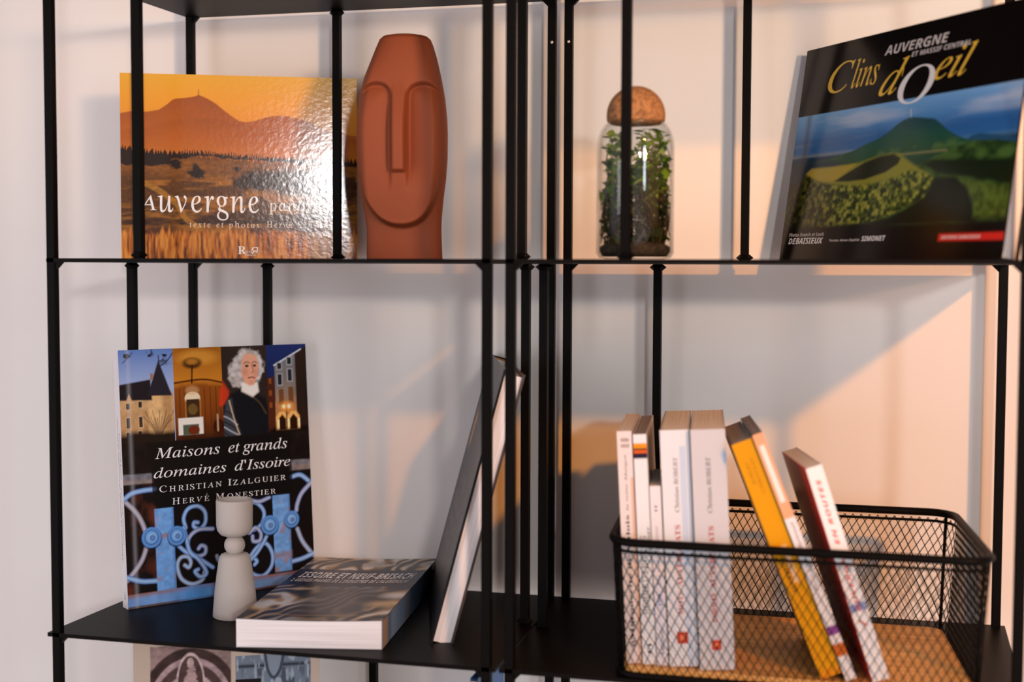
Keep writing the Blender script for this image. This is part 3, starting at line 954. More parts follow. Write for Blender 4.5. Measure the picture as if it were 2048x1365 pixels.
t_iron = [
    (serif_it('Maisons'), (0.161, 0.569, 0.500, 0.611), W_, {}),
    (serif_it('et'), (0.545, 0.569, 0.607, 0.606), W_, {}),
    (serif_it('grands'), (0.622, 0.555, 0.872, 0.614), W_, {}),
    (serif_it('domaines'), (0.152, 0.494, 0.530, 0.535), W_, {}),
    (serif_it("d'Issoire"), (0.575, 0.494, 0.885, 0.536), W_, {}),
] + smallcaps(capw('CHRISTIAN IZALGUIER'), 0.172, 0.862, 0.437, 0.463, 0.458) + smallcaps(capw('HERVÉ MONESTIER'), 0.235, 0.802, 0.385, 0.410, 0.405)
S = Art(12, 120, 0.05, '#E6E2E4', 1.0)
cover_book('hardcover_book', 'tall hardcover with four photos above blue ironwork standing behind the grey candle holder',
           (0.0209, 0.1109, ZL), frame(0.9053, 0.0753), 0.2556, 0.3141, 0.0165, art_ironwork(), M_SATIN, '#E8E6EA', M_PAGE_Y,
           t_iron, spine_art=S.out(), spine_text=[
    (serif_it("Maisons et grands domaines d'Issoire"), (0.18, 0.52, 0.74, 0.74), '#7A6A60', {}),
    (serif_it('CHRISTIAN IZALGUIER  -  HERVÉ MONESTIER'), (0.25, 0.26, 0.68, 0.40), '#4A4442', dict(shear=-0.22, space=1.1)),
    (serif_it('ir'), (0.035, 0.4, 0.065, 0.62), '#4A4442', {})])


# --- paperback lying flat
def art_alu():
    A = Art(170, 300, 0.161 / 0.315, '#2A2A30', 1.15, 13)
    w1 = A.noise(3, 3, 3, 1) - 0.5
    U, V = A.U, A.V
    t = np.sin((V * 1.6 - U * 1.2 + 1.1 * w1) * 26) * 0.5 + 0.5
    t2 = A.noise(4, 9, 3, 2)
    A.I = A.ramp(np.clip(0.55 * t + 0.5 * t2 - 0.05, 0, 1), [(0.1, '#14161A'), (0.35, '#3E4248'), (0.5, '#8A6A40'), (0.65, '#C0A070'), (0.8, '#D8D6D2')])
    A.mix(np.clip((A.noise(3, 4, 3, 5) - 0.42) * 4, 0, 1) * 0.55 * (V < 0.5), '#20222A')
    # grey moulding in the middle
    A.poly([(0.33, 0.06), (0.75, 0.05), (0.86, 0.2), (0.80, 0.5), (0.36, 0.5), (0.28, 0.25)], '#46444A', 0.06, 0.8)
    A.poly([(0.80, 0.22), (0.86, 0.40), (1.0, 0.44), (1.0, 0.16)], '#C8A878', 0.05, 0.8)
    A.ell(0.86, 0.32, 0.12, 0.05, '#14161C', 0.9, 0.05)
    A.ell(0.95, 0.36, 0.10, 0.04, '#D8D8DC', 0.9, 0.05)
    A.mix(np.exp(-((V - 0.9) / 0.05) ** 2) * 0.5, '#4A4C54')
    for u in (0.40, 0.565, 0.73):
        A.ell(u, 0.475, 0.06, 0.022, '#7A7A80', 0.9, 0.01)
        A.ell(u + 0.005, 0.470, 0.052, 0.019, '#4A4A52', 0.9, 0.01)
    A.rect(-0.01, 0.505, 1.01, 0.785, '#141836', soft=0.02)
    A.poly([(0.25, 0.505), (1.01, 0.505), (1.01, 0.60), (0.3, 0.61)], '#2A2A3A', 0.05, 0.7)
    A.mix(np.clip((U - 0.2) / 0.6, 0, 1) * ((V > 0.505) & (V < 0.785)) * 0.4, '#2C2A30')
    A.rect(0.22, 0.068, 0.80, 0.074, '#C89A60', 0.7)
    return A.out()


def lying():
    a0 = math.atan2(0.2052, 0.9787)
    ex, ey = np.array([math.cos(a0), math.sin(a0), 0]), np.array([-math.sin(a0), math.cos(a0), 0])
    o = thing('paperback_book', 'thick paperback with a grey metallic cover lying flat on the lower shelf', 'book', (0.2195, -0.0050, ZL), (ex, ey, np.array([0, 0, 1])))
    w, L, t = 0.1605, 0.315, 0.0325
    sk = 0.085

    def P(u, v, z):            # u, v in metres across and away; the stack leans a little to the right
        sag = 0.0016 * math.sin(math.pi * min(max(u / w, 0), 1)) if z > 0.02 else 0
        return (u + v * sk, v, z - sag)
    c = MB()
    c.col = tuple(lin('#6E7078'))
    n = 12
    for z0, z1 in ((0.0, 0.0007), (t - 0.0007, t)):
        v, f = [], []
        for zz in (z0, z1):
            for i in range(n + 1):
                for vv in (0, L):
                    v.append(P(w * i / n, vv, zz))
        m = 2 * (n + 1)
        for i in range(n):
            k = 2 * i
            f += [(k, k + 1, k + 3, k + 2), (m + k, m + k + 2, m + k + 3, m + k + 1), (k, k + 2, m + k + 2, m + k), (k + 1, m + k + 1, m + k + 3, k + 3)]
        c.add(v, f)
    c.hexa([P(w - 0.0007, 0, 0)[:2], P(w, 0, 0)[:2], P(w, L, 0)[:2], P(w - 0.0007, L, 0)[:2]], 0.0007, t - 0.0007, tuple(lin('#8C98A8')))
    c.grid(art_alu(), lambda u, v: np.stack([u * w + v * L * sk, v * L, t - 0.0016 * np.sin(math.pi * u) + 0.00015], -1))
    # spine print strip facing right
    sp = Art(60, 16, 4, '#7C8898', 1.0, 17)
    sp.I = sp.ramp(sp.U, [(0, '#C4A48C'), (0.08, '#B89A84'), (0.1, '#5E789C'), (0.16, '#8CA4C0'), (0.3, '#6A86A8'), (0.6, '#3E4A5C'), (1, '#20242C')])
    c.grid(sp.out(), lambda u, v: np.stack([w + u * L * sk + 0.0003, u * L, 0.001 + v * (t - 0.002)], -1))

    def T(s, r, col, **kw):
        c.text(s, r, lambda a, bb: P(a, bb, t + 0.0003 + 0.0001), tuple(lin(col)), **kw)
    for dz in (0.0, 0.0016):
        T(sans_bi('ISSOIRE ET NEUF-BRISACH'), (0.010, 0.1990 + dz, 0.152, 0.2280 + dz), '#FFFFFF')
    for dz in (0.0, 0.0011):
        T(sans_bi("2 USINES PHARES DE L'INDUSTRIE DE L'ALUMINIUM"), (0.007, 0.1775 + dz, 0.150, 0.1925 + dz), '#F4EEEA')
    T(sans_bi('Anthony Simon'), (0.070, 0.268, 0.114, 0.288), '#E0D8D4')
    c.build('cover', M_SATIN, o)
    p = MB()
    i0 = 0.0004
    v, f = [], []
    nn = 12
    for zz in (0.0007, t - 0.0007):
        for i in range(nn + 1):
            for vv in (0.0003, L - 0.0004):
                q = P(i0 + (w - 0.0012) * i / nn, vv, zz)
                v.append(q)
    m = 2 * (nn + 1)
    for i in range(nn):
        k = 2 * i
        f += [(k, k + 1, k + 3, k + 2), (m + k, m + k + 2, m + k + 3, m + k + 1), (k, k + 2, m + k + 2, m + k), (k + 1, m + k + 1, m + k + 3, k + 3)]
    f += [(0, m, m + 1, 1), (m - 2, m - 1, 2 * m - 1, 2 * m - 2)]
    p.add(v, f)
    p.build('page_block', M_PAGE_Z, o)


lying()


# --- dark hardcover leaning to the right, pages towards the room
def art_dark():
    A = Art(90, 130, 0.26 / 0.314, '#24201E', 1.0, 19)
    A.I = A.I * (0.5 + 1.0 * A.noise(5, 6, 4, 1))[..., None]
    A.poly([(0.12, 0.63), (0.22, 0.64), (0.24, 0.76), (0.14, 0.78)], '#C87A28', 0.03, rough=0.05)
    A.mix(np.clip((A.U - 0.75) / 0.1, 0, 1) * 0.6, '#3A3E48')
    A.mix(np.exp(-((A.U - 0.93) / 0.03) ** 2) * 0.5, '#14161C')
    return A.out()


def leaning_dark():
    ex, ey, ez = frame(-1.2453, 0.26)
    o = thing('hardcover_book', 'dark grey hardcover leaning right against the left unit side bars', 'book', (0.3361, 0.3111, ZL), (ex, ey, ez))
    w, h, t, tb = 0.2598, 0.314, 0.0245, 0.0026
    c = MB()
    c.col = tuple(lin('#1C1A1C'))
    c.box((0, 0, 0), (w, tb, h))
    c.box((0, t - tb, 0), (w, t, h), tuple(lin('#4A3E38')))
    c.box((0, tb, 0), (tb, t - tb, h))
    c.grid(art_dark(), lambda u, v: np.stack([u * w, np.full(u.shape, -0.00015), v * h], -1))
    for s, r in ((serif_it('Issoire'), (0.30, 0.50, 0.62, 0.56)), (serif_it('Histoire des'), (0.20, 0.40, 0.70, 0.46)), (serif_it('hommes et'), (0.20, 0.33, 0.66, 0.39)), (serif_it('des lieux'), (0.20, 0.26, 0.60, 0.32))):
        c.text(s, (r[0] * w, r[1] * h, r[2] * w, r[3] * h), lambda a, bb: (a, -0.0003, bb), tuple(lin('#A49A90')))
    c.build('cover', M_SATIN, o)
    p = MB()
    p.box((tb, tb, 0.003), (w - 0.004, t - tb, h - 0.004))
    p.build('page_block', M_PAGE_Y, o)
    r = MB()
    r.tube([(tb + 0.002, tb + 0.003 + k * 0.0024, h - 0.0035) for k in range(9)], 0.0014, 6, tuple(lin('#C88A3A')))
    r.build('headband', M_MATTE, o)


leaning_dark()


# --- pale book on the shelf below (only its top shows)
def art_low():
    A = Art(200, 150, 0.2229 / 0.12, '#B8A898', 1.2, 23)
    lo, hi = 0.0889, 0.3142
    A.rect(0.089, -0.1, 0.517, 0.80, '#8A7470')
    rm = ((A.U > 0.089) & (A.U < 0.517) & (A.V < 0.80)).astype(float)
    for k, (r, c) in enumerate(((0.62, '#3A2A28'), (0.52, '#A0888A'), (0.46, '#4A3836'), (0.36, '#B09A98'))):
        m = np.clip(0.5 + (r - np.hypot((A.U - 0.30) * 2.3, (A.V - 0.15) * 1.0)) / 0.02, 0, 1) * rm
        A.mix(m, c)
    A.ell(0.30, 0.42, 0.075, 0.30, '#C0AAA8', 1, 0.01)
    A.ell(0.30, 0.42, 0.066, 0.27, '#4A3836', 1, 0.01)
    A.poly([(0.255, 0.20), (0.27, 0.46), (0.285, 0.58), (0.30, 0.62), (0.318, 0.58), (0.335, 0.46), (0.35, 0.20)], '#A88E8C', 0.02, rough=0.05)
    A.ell(0.30, 0.62, 0.018, 0.05, '#B8A09C')
    for s in (-1, 1):
        A.poly([(0.30 + s * 0.085, 0.25), (0.30 + s * 0.10, 0.42), (0.30 + s * 0.14, 0.36), (0.30 + s * 0.19, 0.10), (0.30 + s * 0.10, 0.05)], '#9A8280', 0.02, rough=0.06)
    A.vary(rm, 0.55, 26, 20, 3, 3)
    r2 = ((A.U > 0.539) & (A.U < 0.949) & (A.V < 0.66) & (A.V > 0.26)).astype(float)
    A.mix(r2, '#6A7684')
    A.mix(r2 * np.exp(-((A.V - 0.55) / 0.02) ** 2), '#2A303A')
    A.mix(r2 * np.clip((A.noise(40, 6, 2, 4) - 0.5) * 6, 0, 1) * (A.V < 0.52) * 0.8, '#353E4A')
    A.mix(r2 * np.clip((A.noise(60, 9, 2, 14) - 0.55) * 6, 0, 1) * 0.7, '#A4B0BC')
    A.poly([(0.70, 0.66), (0.80, 0.66), (0.78, 0.50), (0.745, 0.42), (0.715, 0.50)], '#7C8896', 0.02)
    A.stroke([(0.70, 0.66), (0.715, 0.50), (0.745, 0.42), (0.78, 0.50), (0.80, 0.66)], 0.03, '#39424E')
    A.rect(0.539, -0.1, 0.949, 0.20, '#6A4A40')
    A.rect(0.376, -0.1, 0.517, 0.20, '#120E0E')
    A.rect(0.539, 0.20, 0.678, 0.42, '#120E0E')
    return A.out()


def low_book():
    ex, ey, ez = frame(0.466, 0.03)
    w, h, t = 0.2229, 0.322, 0.02
    o = thing('hardcover_book', 'pale book with carved stone photos on the cover, below the left lower shelf', 'book', (0.0368, 0.0925, ZB), (ex, ey, ez))
    c = MB()
    c.col = tuple(lin('#C0AE9C'))
    c.box((0, 0, 0), (w, 0.0025, h))
    c.box((0, t - 0.0025, 0), (w, t, h))
    c.box((0, 0.0025, 0), (0.0025, t - 0.0025, h))
    c.grid(art_low(), lambda u, v: np.stack([u * w, np.full(u.shape, -0.00015), h - 0.12 + v * 0.12], -1))
    for s, r in (('ALLIER', (0.43, 0.05, 0.505, 0.15)), ('CANTAL', (0.546, 0.24, 0.615, 0.33))):
        c.text(serif_b(s) if s != 'ALLIER' else serif_it(s), (r[0] * w, h - 0.12 + r[1] * 0.12, r[2] * w, h - 0.12 + r[3] * 0.12), lambda a, bb: (a, -0.0003, bb), tuple(lin('#FFFFFF')))
    c.build('cover', M_SATIN, o)
    p = MB()
    p.box((0.0025, 0.0025, 0.003), (w - 0.003, t - 0.0025, h - 0.003))
    p.build('page_block', M_PAGE_Y, o)


low_book()

o = thing('booklet', 'bright blue booklet standing below the lower shelf between the two units', 'book', (0.474, 0.035, ZB))
b = MB()
b.col = tuple(lin('#1C78D0'))
b.box((0, 0, 0), (0.0006, 0.105, 0.316))
b.box((0.0084, 0, 0), (0.009, 0.105, 0.316))
b.box((0.0006, 0.1044, 0), (0.0084, 0.105, 0.316))
b.text('INFO', (0.075, 0.272, 0.098, 0.284), lambda a, bb: (0.0093, a, bb), tuple(lin('#E8F0FA')))
b.build('cover', M_GLOSS, o)
b = MB()
b.box((0.0006, 0.0006, 0.001), (0.0084, 0.1044, 0.312))
b.build('page_block', M_PAGE_X, o)


# ------------------------------------------------------------------ terracotta head
def sstep(a, b, x):
    t = np.clip((x - a) / (b - a), 0, 1)
    return t * t * (3 - 2 * t)


def head():
    o = thing('head_vase', 'tall terracotta face sculpture with long nose on the middle shelf', 'sculpture', (0.358, 0.15, 0.0))
    k = 0.0002286
    zs = np.array([1310, 1300, 1250, 1200, 1150, 1100, 1000, 900, 800, 680, 600, 500, 400, 300, 240, 210, 196, 188.0])
    lf = np.array([334, 333, 333, 334, 334, 325, 306, 294, 287, 284, 287, 299, 324, 364, 388, 402, 418, 452])
    rg = np.array([716, 716, 714, 712, 711, 713, 722, 735, 742, 743, 740, 730, 712, 689, 671, 658, 642, 606])
    Z = (1310 - zs) * k
    HW = (rg - lf) / 2 * k
    CX = ((rg + lf) / 2 - 515) * k
    nz, nt = 230, 256
    zz = np.concatenate([np.linspace(0, Z[-3], nz - 24), np.linspace(Z[-3], Z[-1], 25)[1:]])
    hw = np.interp(zz, Z, HW)
    ker = np.exp(-np.linspace(-2, 2, 13) ** 2)
    ker /= ker.sum()
    hs = np.convolve(np.pad(hw, 6, 'edge'), ker, 'valid')
    hw = np.where(zz < Z[-3], hs, hw)
    cx = np.interp(zz, Z, CX)
    th = np.linspace(0, 2 * math.pi, nt, endpoint=False)
    T, ZZ = np.meshgrid(th, zz)
    HWg, CXg = hw[:, None] + 0 * T, cx[:, None] + 0 * T
    # super-elliptic body, deeper than the neck
    dep = HWg * 0.92
    ct, st = np.cos(T), np.sin(T)
    pw = 2 / 2.25
    X = HWg * np.sign(ct) * np.abs(ct) ** pw
    Y = dep * np.sign(st) * np.abs(st) ** pw
    front = st < 0
    # the flat mask: a long oval with a chin that overhangs the neck
    fx = X / (HWg * 0.93 + 1e-6)
    chin_z = 0.0385
    half = 0.045
    ex_ = np.clip(np.abs(X) / half, 0, 1)
    edge = chin_z + 0.060 * (1 - np.sqrt(np.clip(1 - ex_ ** 2.2, 0, 1)))
    mask = sstep(-0.002, 0.006, ZZ - edge) * front
    # neck set back
    neck = (1 - sstep(-0.004, 0.004, ZZ - edge)) * front * sstep(0.115, 0.06, ZZ)
    Y = Y + neck * 0.021 * np.abs(st)
    # mask front is flatter than the ellipse
    flat = -dep * 0.80 - 0.004 * (1 - fx ** 2)
    side = sstep(0.96, 0.72, np.abs(X) / HWg)
    zfade = sstep(0.255, 0.19, ZZ)
    mk = mask * side * zfade
    Y = Y * (1 - mk) + flat * mk
    # brow arches and nose: cheeks recessed below the brow line
    ax = np.abs(X)
    nose_w = 0.0072
    ctr, rad = 0.0268, 0.0195
    arch = 0.2005 - 0.0000 + np.sqrt(np.clip(1 - ((ax - ctr) / rad) ** 2, 0, 1)) * 0.017 - 0.017
    arch = np.where(ax > ctr, 0.2005 - 0.010 * ((ax - ctr) / 0.02) ** 2, arch)
    d1, d2 = ax - nose_w, arch - ZZ
    dd = -np.log(np.exp(-np.clip(d1, -0.02, 0.1) / 0.0022) + np.exp(-np.clip(d2, -0.02, 0.1) / 0.0022)) * 0.0022
    scoop = sstep(-0.0005, 0.0052, dd) * (0.30 + 0.70 * np.exp(-np.clip(dd - 0.004, 0, 1) / 0.013))
    scoop = scoop * sstep(0.070, 0.118, ZZ)
    under = sstep(0.0970, 0.1012, ZZ)
    nose = sstep(nose_w + 0.0016, nose_w - 0.0016, ax) * under * sstep(0.205, 0.140, ZZ)
    rim = sstep(1.0, 0.80, np.abs(X) / HWg)
    Y = Y + front * rim * scoop * 0.0120 - front * nose * 0.0095
    X = X + CXg
    V = np.stack([X, Y, ZZ], -1).reshape(-1, 3)
    F = []
    for i in range(nz - 1):
        for j in range(nt):
            j2 = (j + 1) % nt
            F.append((i * nt + j, i * nt + j2, (i + 1) * nt + j2, (i + 1) * nt + j))
    n0 = len(V)
    V = np.concatenate([V, [[cx[-1], 0, zz[-1]], [cx[0], 0, 0]]])
    for j in range(nt):
        j2 = (j + 1) % nt
        F.append(((nz - 1) * nt + j, (nz - 1) * nt + j2, n0))
        F.append((j2, j, n0 + 1))
    m = MB()
    m.add(V.tolist(), F, None, True)
    m.build('head', M_CLAY, o)
    o.rotation_euler = (0, 0, math.radians(13))


head()


# ------------------------------------------------------------------ glass jar with cork and plant
JX, JY = 0.6448, 0.058
o = thing('glass_jar', 'clear glass jar with a round cork ball stopper on the middle shelf', 'jar', (JX, JY, 0.0005))
R0 = 0.0400
outer = [(0.0001, 0.0), (0.030, 0.0), (0.037, 0.0012), (R0, 0.006), (R0, 0.110), (0.0397, 0.117), (0.0385, 0.125), (0.0358, 0.1325), (0.0322, 0.1380), (0.0300, 0.1402)]
inner = [(r - 0.0022 if r > 0.003 else 0.0001, max(z, 0.0022)) for r, z in outer[1:]]
inner = [(0.0001, 0.0022)] + inner
prof = outer + [(0.0285, 0.1412), (0.0274, 0.1405)] + inner[::-1][1:]
b = MB()
b.lathe(prof, 64)
b.build('glass', M_GLASS, o)
b = MB()
rr, zc = 0.0303, 0.1480
pr = [(0.0001, 0.1392), (0.0262, 0.1392), (0.0268, 0.1412)]
a0 = math.asin((0.1416 - zc) / rr)
for k in range(25):
    a = a0 + (math.pi / 2 - a0) * k / 24
    pr.append((max(rr * math.cos(a), 0.0001), zc + rr * math.sin(a)))
b.lathe(pr, 48)
b.build('cork_stopper', M_CORK, o)

rnd = random.Random(5)
t = thing('terrarium_plant', 'leafy green plant growing in dark moss inside the corked glass jar', 'plant', (JX, JY, 0.0030))
b = MB()
b.lathe([(0.0001, 0.0), (0.033, 0.0), (0.0365, 0.005), (0.0365, 0.010), (0.030, 0.014), (0.018, 0.016), (0.0001, 0.015)], 32)
b.build('soil', M_SOIL, t)
stems, leaves = MB(), MB()


def leaf(mb, p, d, n, L, w, col):
    d = d.normalized()
    s = d.cross(n).normalized()
    n = s.cross(d)
    pts = [p, p + d * L * 0.35 + s * w - n * L * 0.06, p + d * L * 0.75 + s * w * 0.6 - n * L * 0.16, p + d * L - n * L * 0.28,
           p + d * L * 0.75 - s * w * 0.6 - n * L * 0.16, p + d * L * 0.35 - s * w - n * L * 0.06, p + d * L * 0.5 - n * L * 0.02]
    mb.add([tuple(q) for q in pts], [(0, 1, 6), (1, 2, 6), (2, 3, 6), (3, 4, 6), (4, 5, 6), (5, 0, 6)], col, True)


for k in range(54):
    a = rnd.uniform(0, 6.283)
    r = 0.031 * math.sqrt(rnd.uniform(0.05, 1))
    p = Vector((r * math.cos(a), r * math.sin(a), 0.010))
    path, q = [p.copy()], p.copy()
    H = rnd.uniform(0.07, 0.121)
    st = 9
    for i in range(st):
        q = q + Vector((rnd.uniform(-0.005, 0.005), rnd.uniform(-0.005, 0.005), H / st))
        lim = 0.0355 if q.z < 0.105 else 0.0355 - (q.z - 0.105) * 0.35
        rad = math.hypot(q.x, q.y)
        if rad > lim:
            q.x *= lim / rad
            q.y *= lim / rad
        path.append(q.copy())
    stems.tube(path, [0.0009 - 0.0005 * i / st for i in range(st + 1)], 5, tuple(lin('#4A3A1A')))
    for i in range(1, st + 1):
        for _ in range(3 if i > 4 else 2):
            q = path[i]
            d = Vector((rnd.uniform(-1, 1), rnd.uniform(-1, 1), rnd.uniform(-0.3, 0.5)))
            L = rnd.uniform(0.008, 0.0145)
            tip = q + d.normalized() * L
            if math.hypot(tip.x, tip.y) > 0.0372 or tip.z > 0.1345:
                d = -d
                tip = q + d.normalized() * L
                if math.hypot(tip.x, tip.y) > 0.0372 or tip.z > 0.1345:
                    continue
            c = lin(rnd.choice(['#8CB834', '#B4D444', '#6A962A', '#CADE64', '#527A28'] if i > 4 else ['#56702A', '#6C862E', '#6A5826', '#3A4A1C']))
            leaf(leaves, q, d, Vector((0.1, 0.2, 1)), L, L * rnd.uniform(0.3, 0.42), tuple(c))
for k in range(420):      # dry moss strands low in the jar
    a = rnd.uniform(0, 6.283)
    r = rnd.uniform(0.022, 0.0368)
    z = rnd.uniform(0.012, 0.06)
    p = Vector((r * math.cos(a), r * math.sin(a), z))
    a2 = a + rnd.uniform(-0.3, 0.3)
    q = Vector((r * math.cos(a2), r * math.sin(a2), min(z + rnd.uniform(0.004, 0.022), 0.08)))
    stems.tube([p, (p + q) / 2 + Vector((rnd.uniform(-.001, .001), rnd.uniform(-.001, .001), 0)), q], 0.0006, 4, tuple(lin(rnd.choice(['#3A2C14', '#4E4A1E', '#2A2410', '#6A5A28']))))
stems.build('stems', M_LEAF, t)
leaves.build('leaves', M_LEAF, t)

# ------------------------------------------------------------------ candle holder
o = thing('candle_holder', 'matte grey stacked candle holder standing before the ironwork book', 'candle holder', (0.1585, 0.1180, ZL))
b = MB()
b.lathe([(0.0001, 0), (0.0248, 0), (0.0262, 0.0012), (0.0258, 0.008), (0.0240, 0.030), (0.0215, 0.050), (0.0192, 0.066), (0.0180, 0.0715), (0.0160, 0.0745), (0.0120, 0.0760), (0.0001, 0.0762)], 64)
b.build('base', M_STONE, o)
b = MB()
b.lathe([(0.0001, 0.074)] + [(0.0122 * math.sin(a), 0.0855 - 0.0122 * math.cos(a)) for a in np.linspace(0.25, 2.9, 24)] + [(0.0001, 0.0975)], 48)
b.build('bead', M_STONE, o)
b = MB()
b.lathe([(0.0001, 0.0955), (0.010, 0.0958), (0.0165, 0.0985), (0.0202, 0.1035), (0.0213, 0.110), (0.0215, 0.1385), (0.0208, 0.1402), (0.0196, 0.1402), (0.0188, 0.1385), (0.0186, 0.118), (0.015, 0.113), (0.0001, 0.112)], 64)
b.build('cup', M_STONE, o)


# ------------------------------------------------------------------ wire basket
def rrect(x0, y0, x1, y1, r, n=8):
    pts = []
    for cx_, cy_, a0_ in ((x1 - r, y0 + r, -90), (x1 - r, y1 - r, 0), (x0 + r, y1 - r, 90), (x0 + r, y0 + r, 180)):
        for k in range(n + 1):
            a = math.radians(a0_ + 90 * k / n)
            pts.append((cx_ + r * math.cos(a), cy_ + r * math.sin(a)))
    return pts


def resample(pts, m):
    P = np.array(pts + [pts[0]])
    s = np.concatenate([[0], np.cumsum(np.hypot(*(P[1:] - P[:-1]).T))])
    q = np.linspace(0, s[-1], m, endpoint=False)
    return np.stack([np.interp(q, s, P[:, 0]), np.interp(q, s, P[:, 1])], -1)


def basket():
    zb, zr = ZL + 0.0008, ZL + 0.1405
    B0 = (0.6400, -0.0040, 0.9915, 0.2420)
    B1 = (0.6335, -0.0125, 0.9990, 0.2500)
    ox = 0.8185
    o = thing('wire_basket', 'black wire mesh basket with wooden base holding books on the lower right shelf', 'basket', (ox, 0.12, zb))

    def Lc(p, z):
        return (p[0] - ox - 0.09 * p[1], p[1] - 0.12, z - zb)
    m = 2 * 132
    lo, hi = resample(rrect(*B0, 0.020), m), resample(rrect(*B1, 0.028), m)

    def at(s, t):           # s in half cells round the wall, t 0..1 up
        s = s % m
        i = int(math.floor(s))
        f = s - i
        a = lo[i] * (1 - f) + lo[(i + 1) % m] * f
        c = hi[i] * (1 - f) + hi[(i + 1) % m] * f
        p = a * (1 - t) + c * t
        return Lc(p, zb + 0.006 + (zr - zb - 0.012) * t)
    w = MB()
    rows = 16               # half cells up
    for fam in (1, -1):
        for k in range(m // 2):
            path = []
            for r in range(rows + 1):
                s = 2 * k + fam * r
                path.append(at(s, r / rows))
            w.tube(path, 0.00062, 4, caps=False)
    w.build('mesh_wall', M_METAL, o)
    r1 = MB()
    r1.tube([Lc(p, zr) for p in resample(rrect(*B1, 0.028), 120)], 0.0044, 10, closed=True)
    r1.build('rim', M_METAL, o)
    r2 = MB()
    r2.tube([Lc(p, zr - 0.0095) for p in resample(rrect(B1[0] + 0.001, B1[1] + 0.001, B1[2] - 0.001, B1[3] - 0.001, 0.027), 120)], 0.0016, 6, closed=True)
    r2.build('rim_wire', M_METAL, o)
    r3 = MB()
    r3.tube([Lc(p, zb + 0.0032) for p in resample(rrect(*B0, 0.020), 120)], 0.0032, 8, closed=True)
    r3.build('bottom_wire', M_METAL, o)
    for cxn, cyn in ((1, 0), (1, 1), (0, 1), (0, 0)):
        p0 = (B0[2] - 0.0059 if cxn else B0[0] + 0.0059, B0[3] - 0.0059 if cyn else B0[1] + 0.0059)
        p1 = (B1[2] - 0.0082 if cxn else B1[0] + 0.0082, B1[3] - 0.0082 if cyn else B1[1] + 0.0082)
        v = MB()
        v.tube([Lc(p0, zb + 0.004), Lc(p1, zr)], 0.0019, 8)
        v.build('corner_wire', M_METAL, o)
    bd = MB()
    pl = rrect(B0[0] + 0.004, B0[1] + 0.004, B0[2] - 0.004, B0[3] - 0.004, 0.017)
    bd.hexa([Lc(p, 0)[:2] for p in pl], 0.0030, 0.0110)
    bd.build('wooden_base', M_BOARD, o)
    return zb + 0.0110


ZW = basket() + 0.0003


# ------------------------------------------------------------------ books in the basket, spines to the room
def spine_book(name, label, x, y, lean, yaw, w, h, t, spine, m=None, side='#D8CCC6', page_m=None, texts=(), tb=0.0007, base=None, right=None):
    """x, y: left front foot of the spine; lean > 0 tips the top to the left; yaw turns the fore-edge to the left"""
    ex = np.array([math.cos(lean), 0, math.sin(lean)])
    ez = np.array([-math.sin(lean), 0, math.cos(lean)])
    ey = np.array([0.0, 1, 0])
    if yaw:
        c_, s_ = math.cos(yaw), math.sin(yaw)
        rot = lambda q: np.array([c_ * q[0] - s_ * q[1], s_ * q[0] + c_ * q[1], q[2]])
        ex, ey, ez = rot(ex), rot(ey), rot(ez)
    o = thing(name, label, 'book', (x, y, ZW if base is None else base), (ex, ey, ez), 'books in the wire basket')
    c = MB()
    c.col = tuple(lin(side))
    c.box((0, 0, 0), (tb, w, h))
    c.box((t - tb, 0, 0), (t, w, h), tuple(lin(right)) if right else None)
    c.box((tb, 0, 0), (t - tb, tb, h))
    c.grid(spine, lambda u, v: np.stack([u * t, np.full(u.shape, -0.00015), v * h], -1))
    for s, r, col, kw in texts:      # r = (from bottom, from right edge, to, to) as fractions; reads upwards
        c.text(s, (r[0] * h, r[1] * t, r[2] * h, r[3] * t), lambda a, bb: (t - bb, -0.0003, a), tuple(lin(col)), **kw)
    c.build('cover', m or M_SATIN, o)
    p = MB()
    p.box((tb, tb, 0.0004), (t - tb, w - 0.0008, h - 0.0004))
    p.build('page_block', page_m or M_PAGE_X, o)
    return o


def sp(col, bands=(), W=14, H=140, vert=()):
    A = Art(W, H, 0.1, col, 0.92)
    for v0, v1, c in bands:
        A.mix(((A.V >= v0) & (A.V <= v1)).astype(float), c)
    for u0, u1, v0, v1, c in vert:
        A.mix(((A.U >= u0) & (A.U <= u1) & (A.V >= v0) & (A.V <= v1)).astype(float), c)
    return A.out()


L3 = math.radians(3.0)
K_ = '#2A2422'
RD = '#B4322A'
YS = 0.0085
YAW = math.radians(6.5)
spine_book('paperback_book', 'slim pale pink paperback, first from the left in the basket', 0.6485, YS, L3, YAW, 0.17, 0.238, 0.0150,
           sp('#ECE2E0', vert=((0.78, 1.0, 0, 0.8, '#E4BCA4'),)), side='#D8C0B0', texts=[
    (serif_b('Marguerite de Valois'), (0.10, 0.34, 0.64, 0.66), K_, {}),
    (serif_it('la reine Margot'), (0.66, 0.38, 0.90, 0.60), '#4A4240', {}),
    (sans_bi('MICHEL'), (0.93, 0.2, 0.945, 0.75), '#8A6A60', {}),
    (sans_bi('MOISAN'), (0.955, 0.2, 0.970, 0.75), '#8A6A60', {}),
    ('*', (0.16, 0.3, 0.20, 0.75), K_, {}), ('B', (0.075, 0.34, 0.10, 0.66), K_, {})])
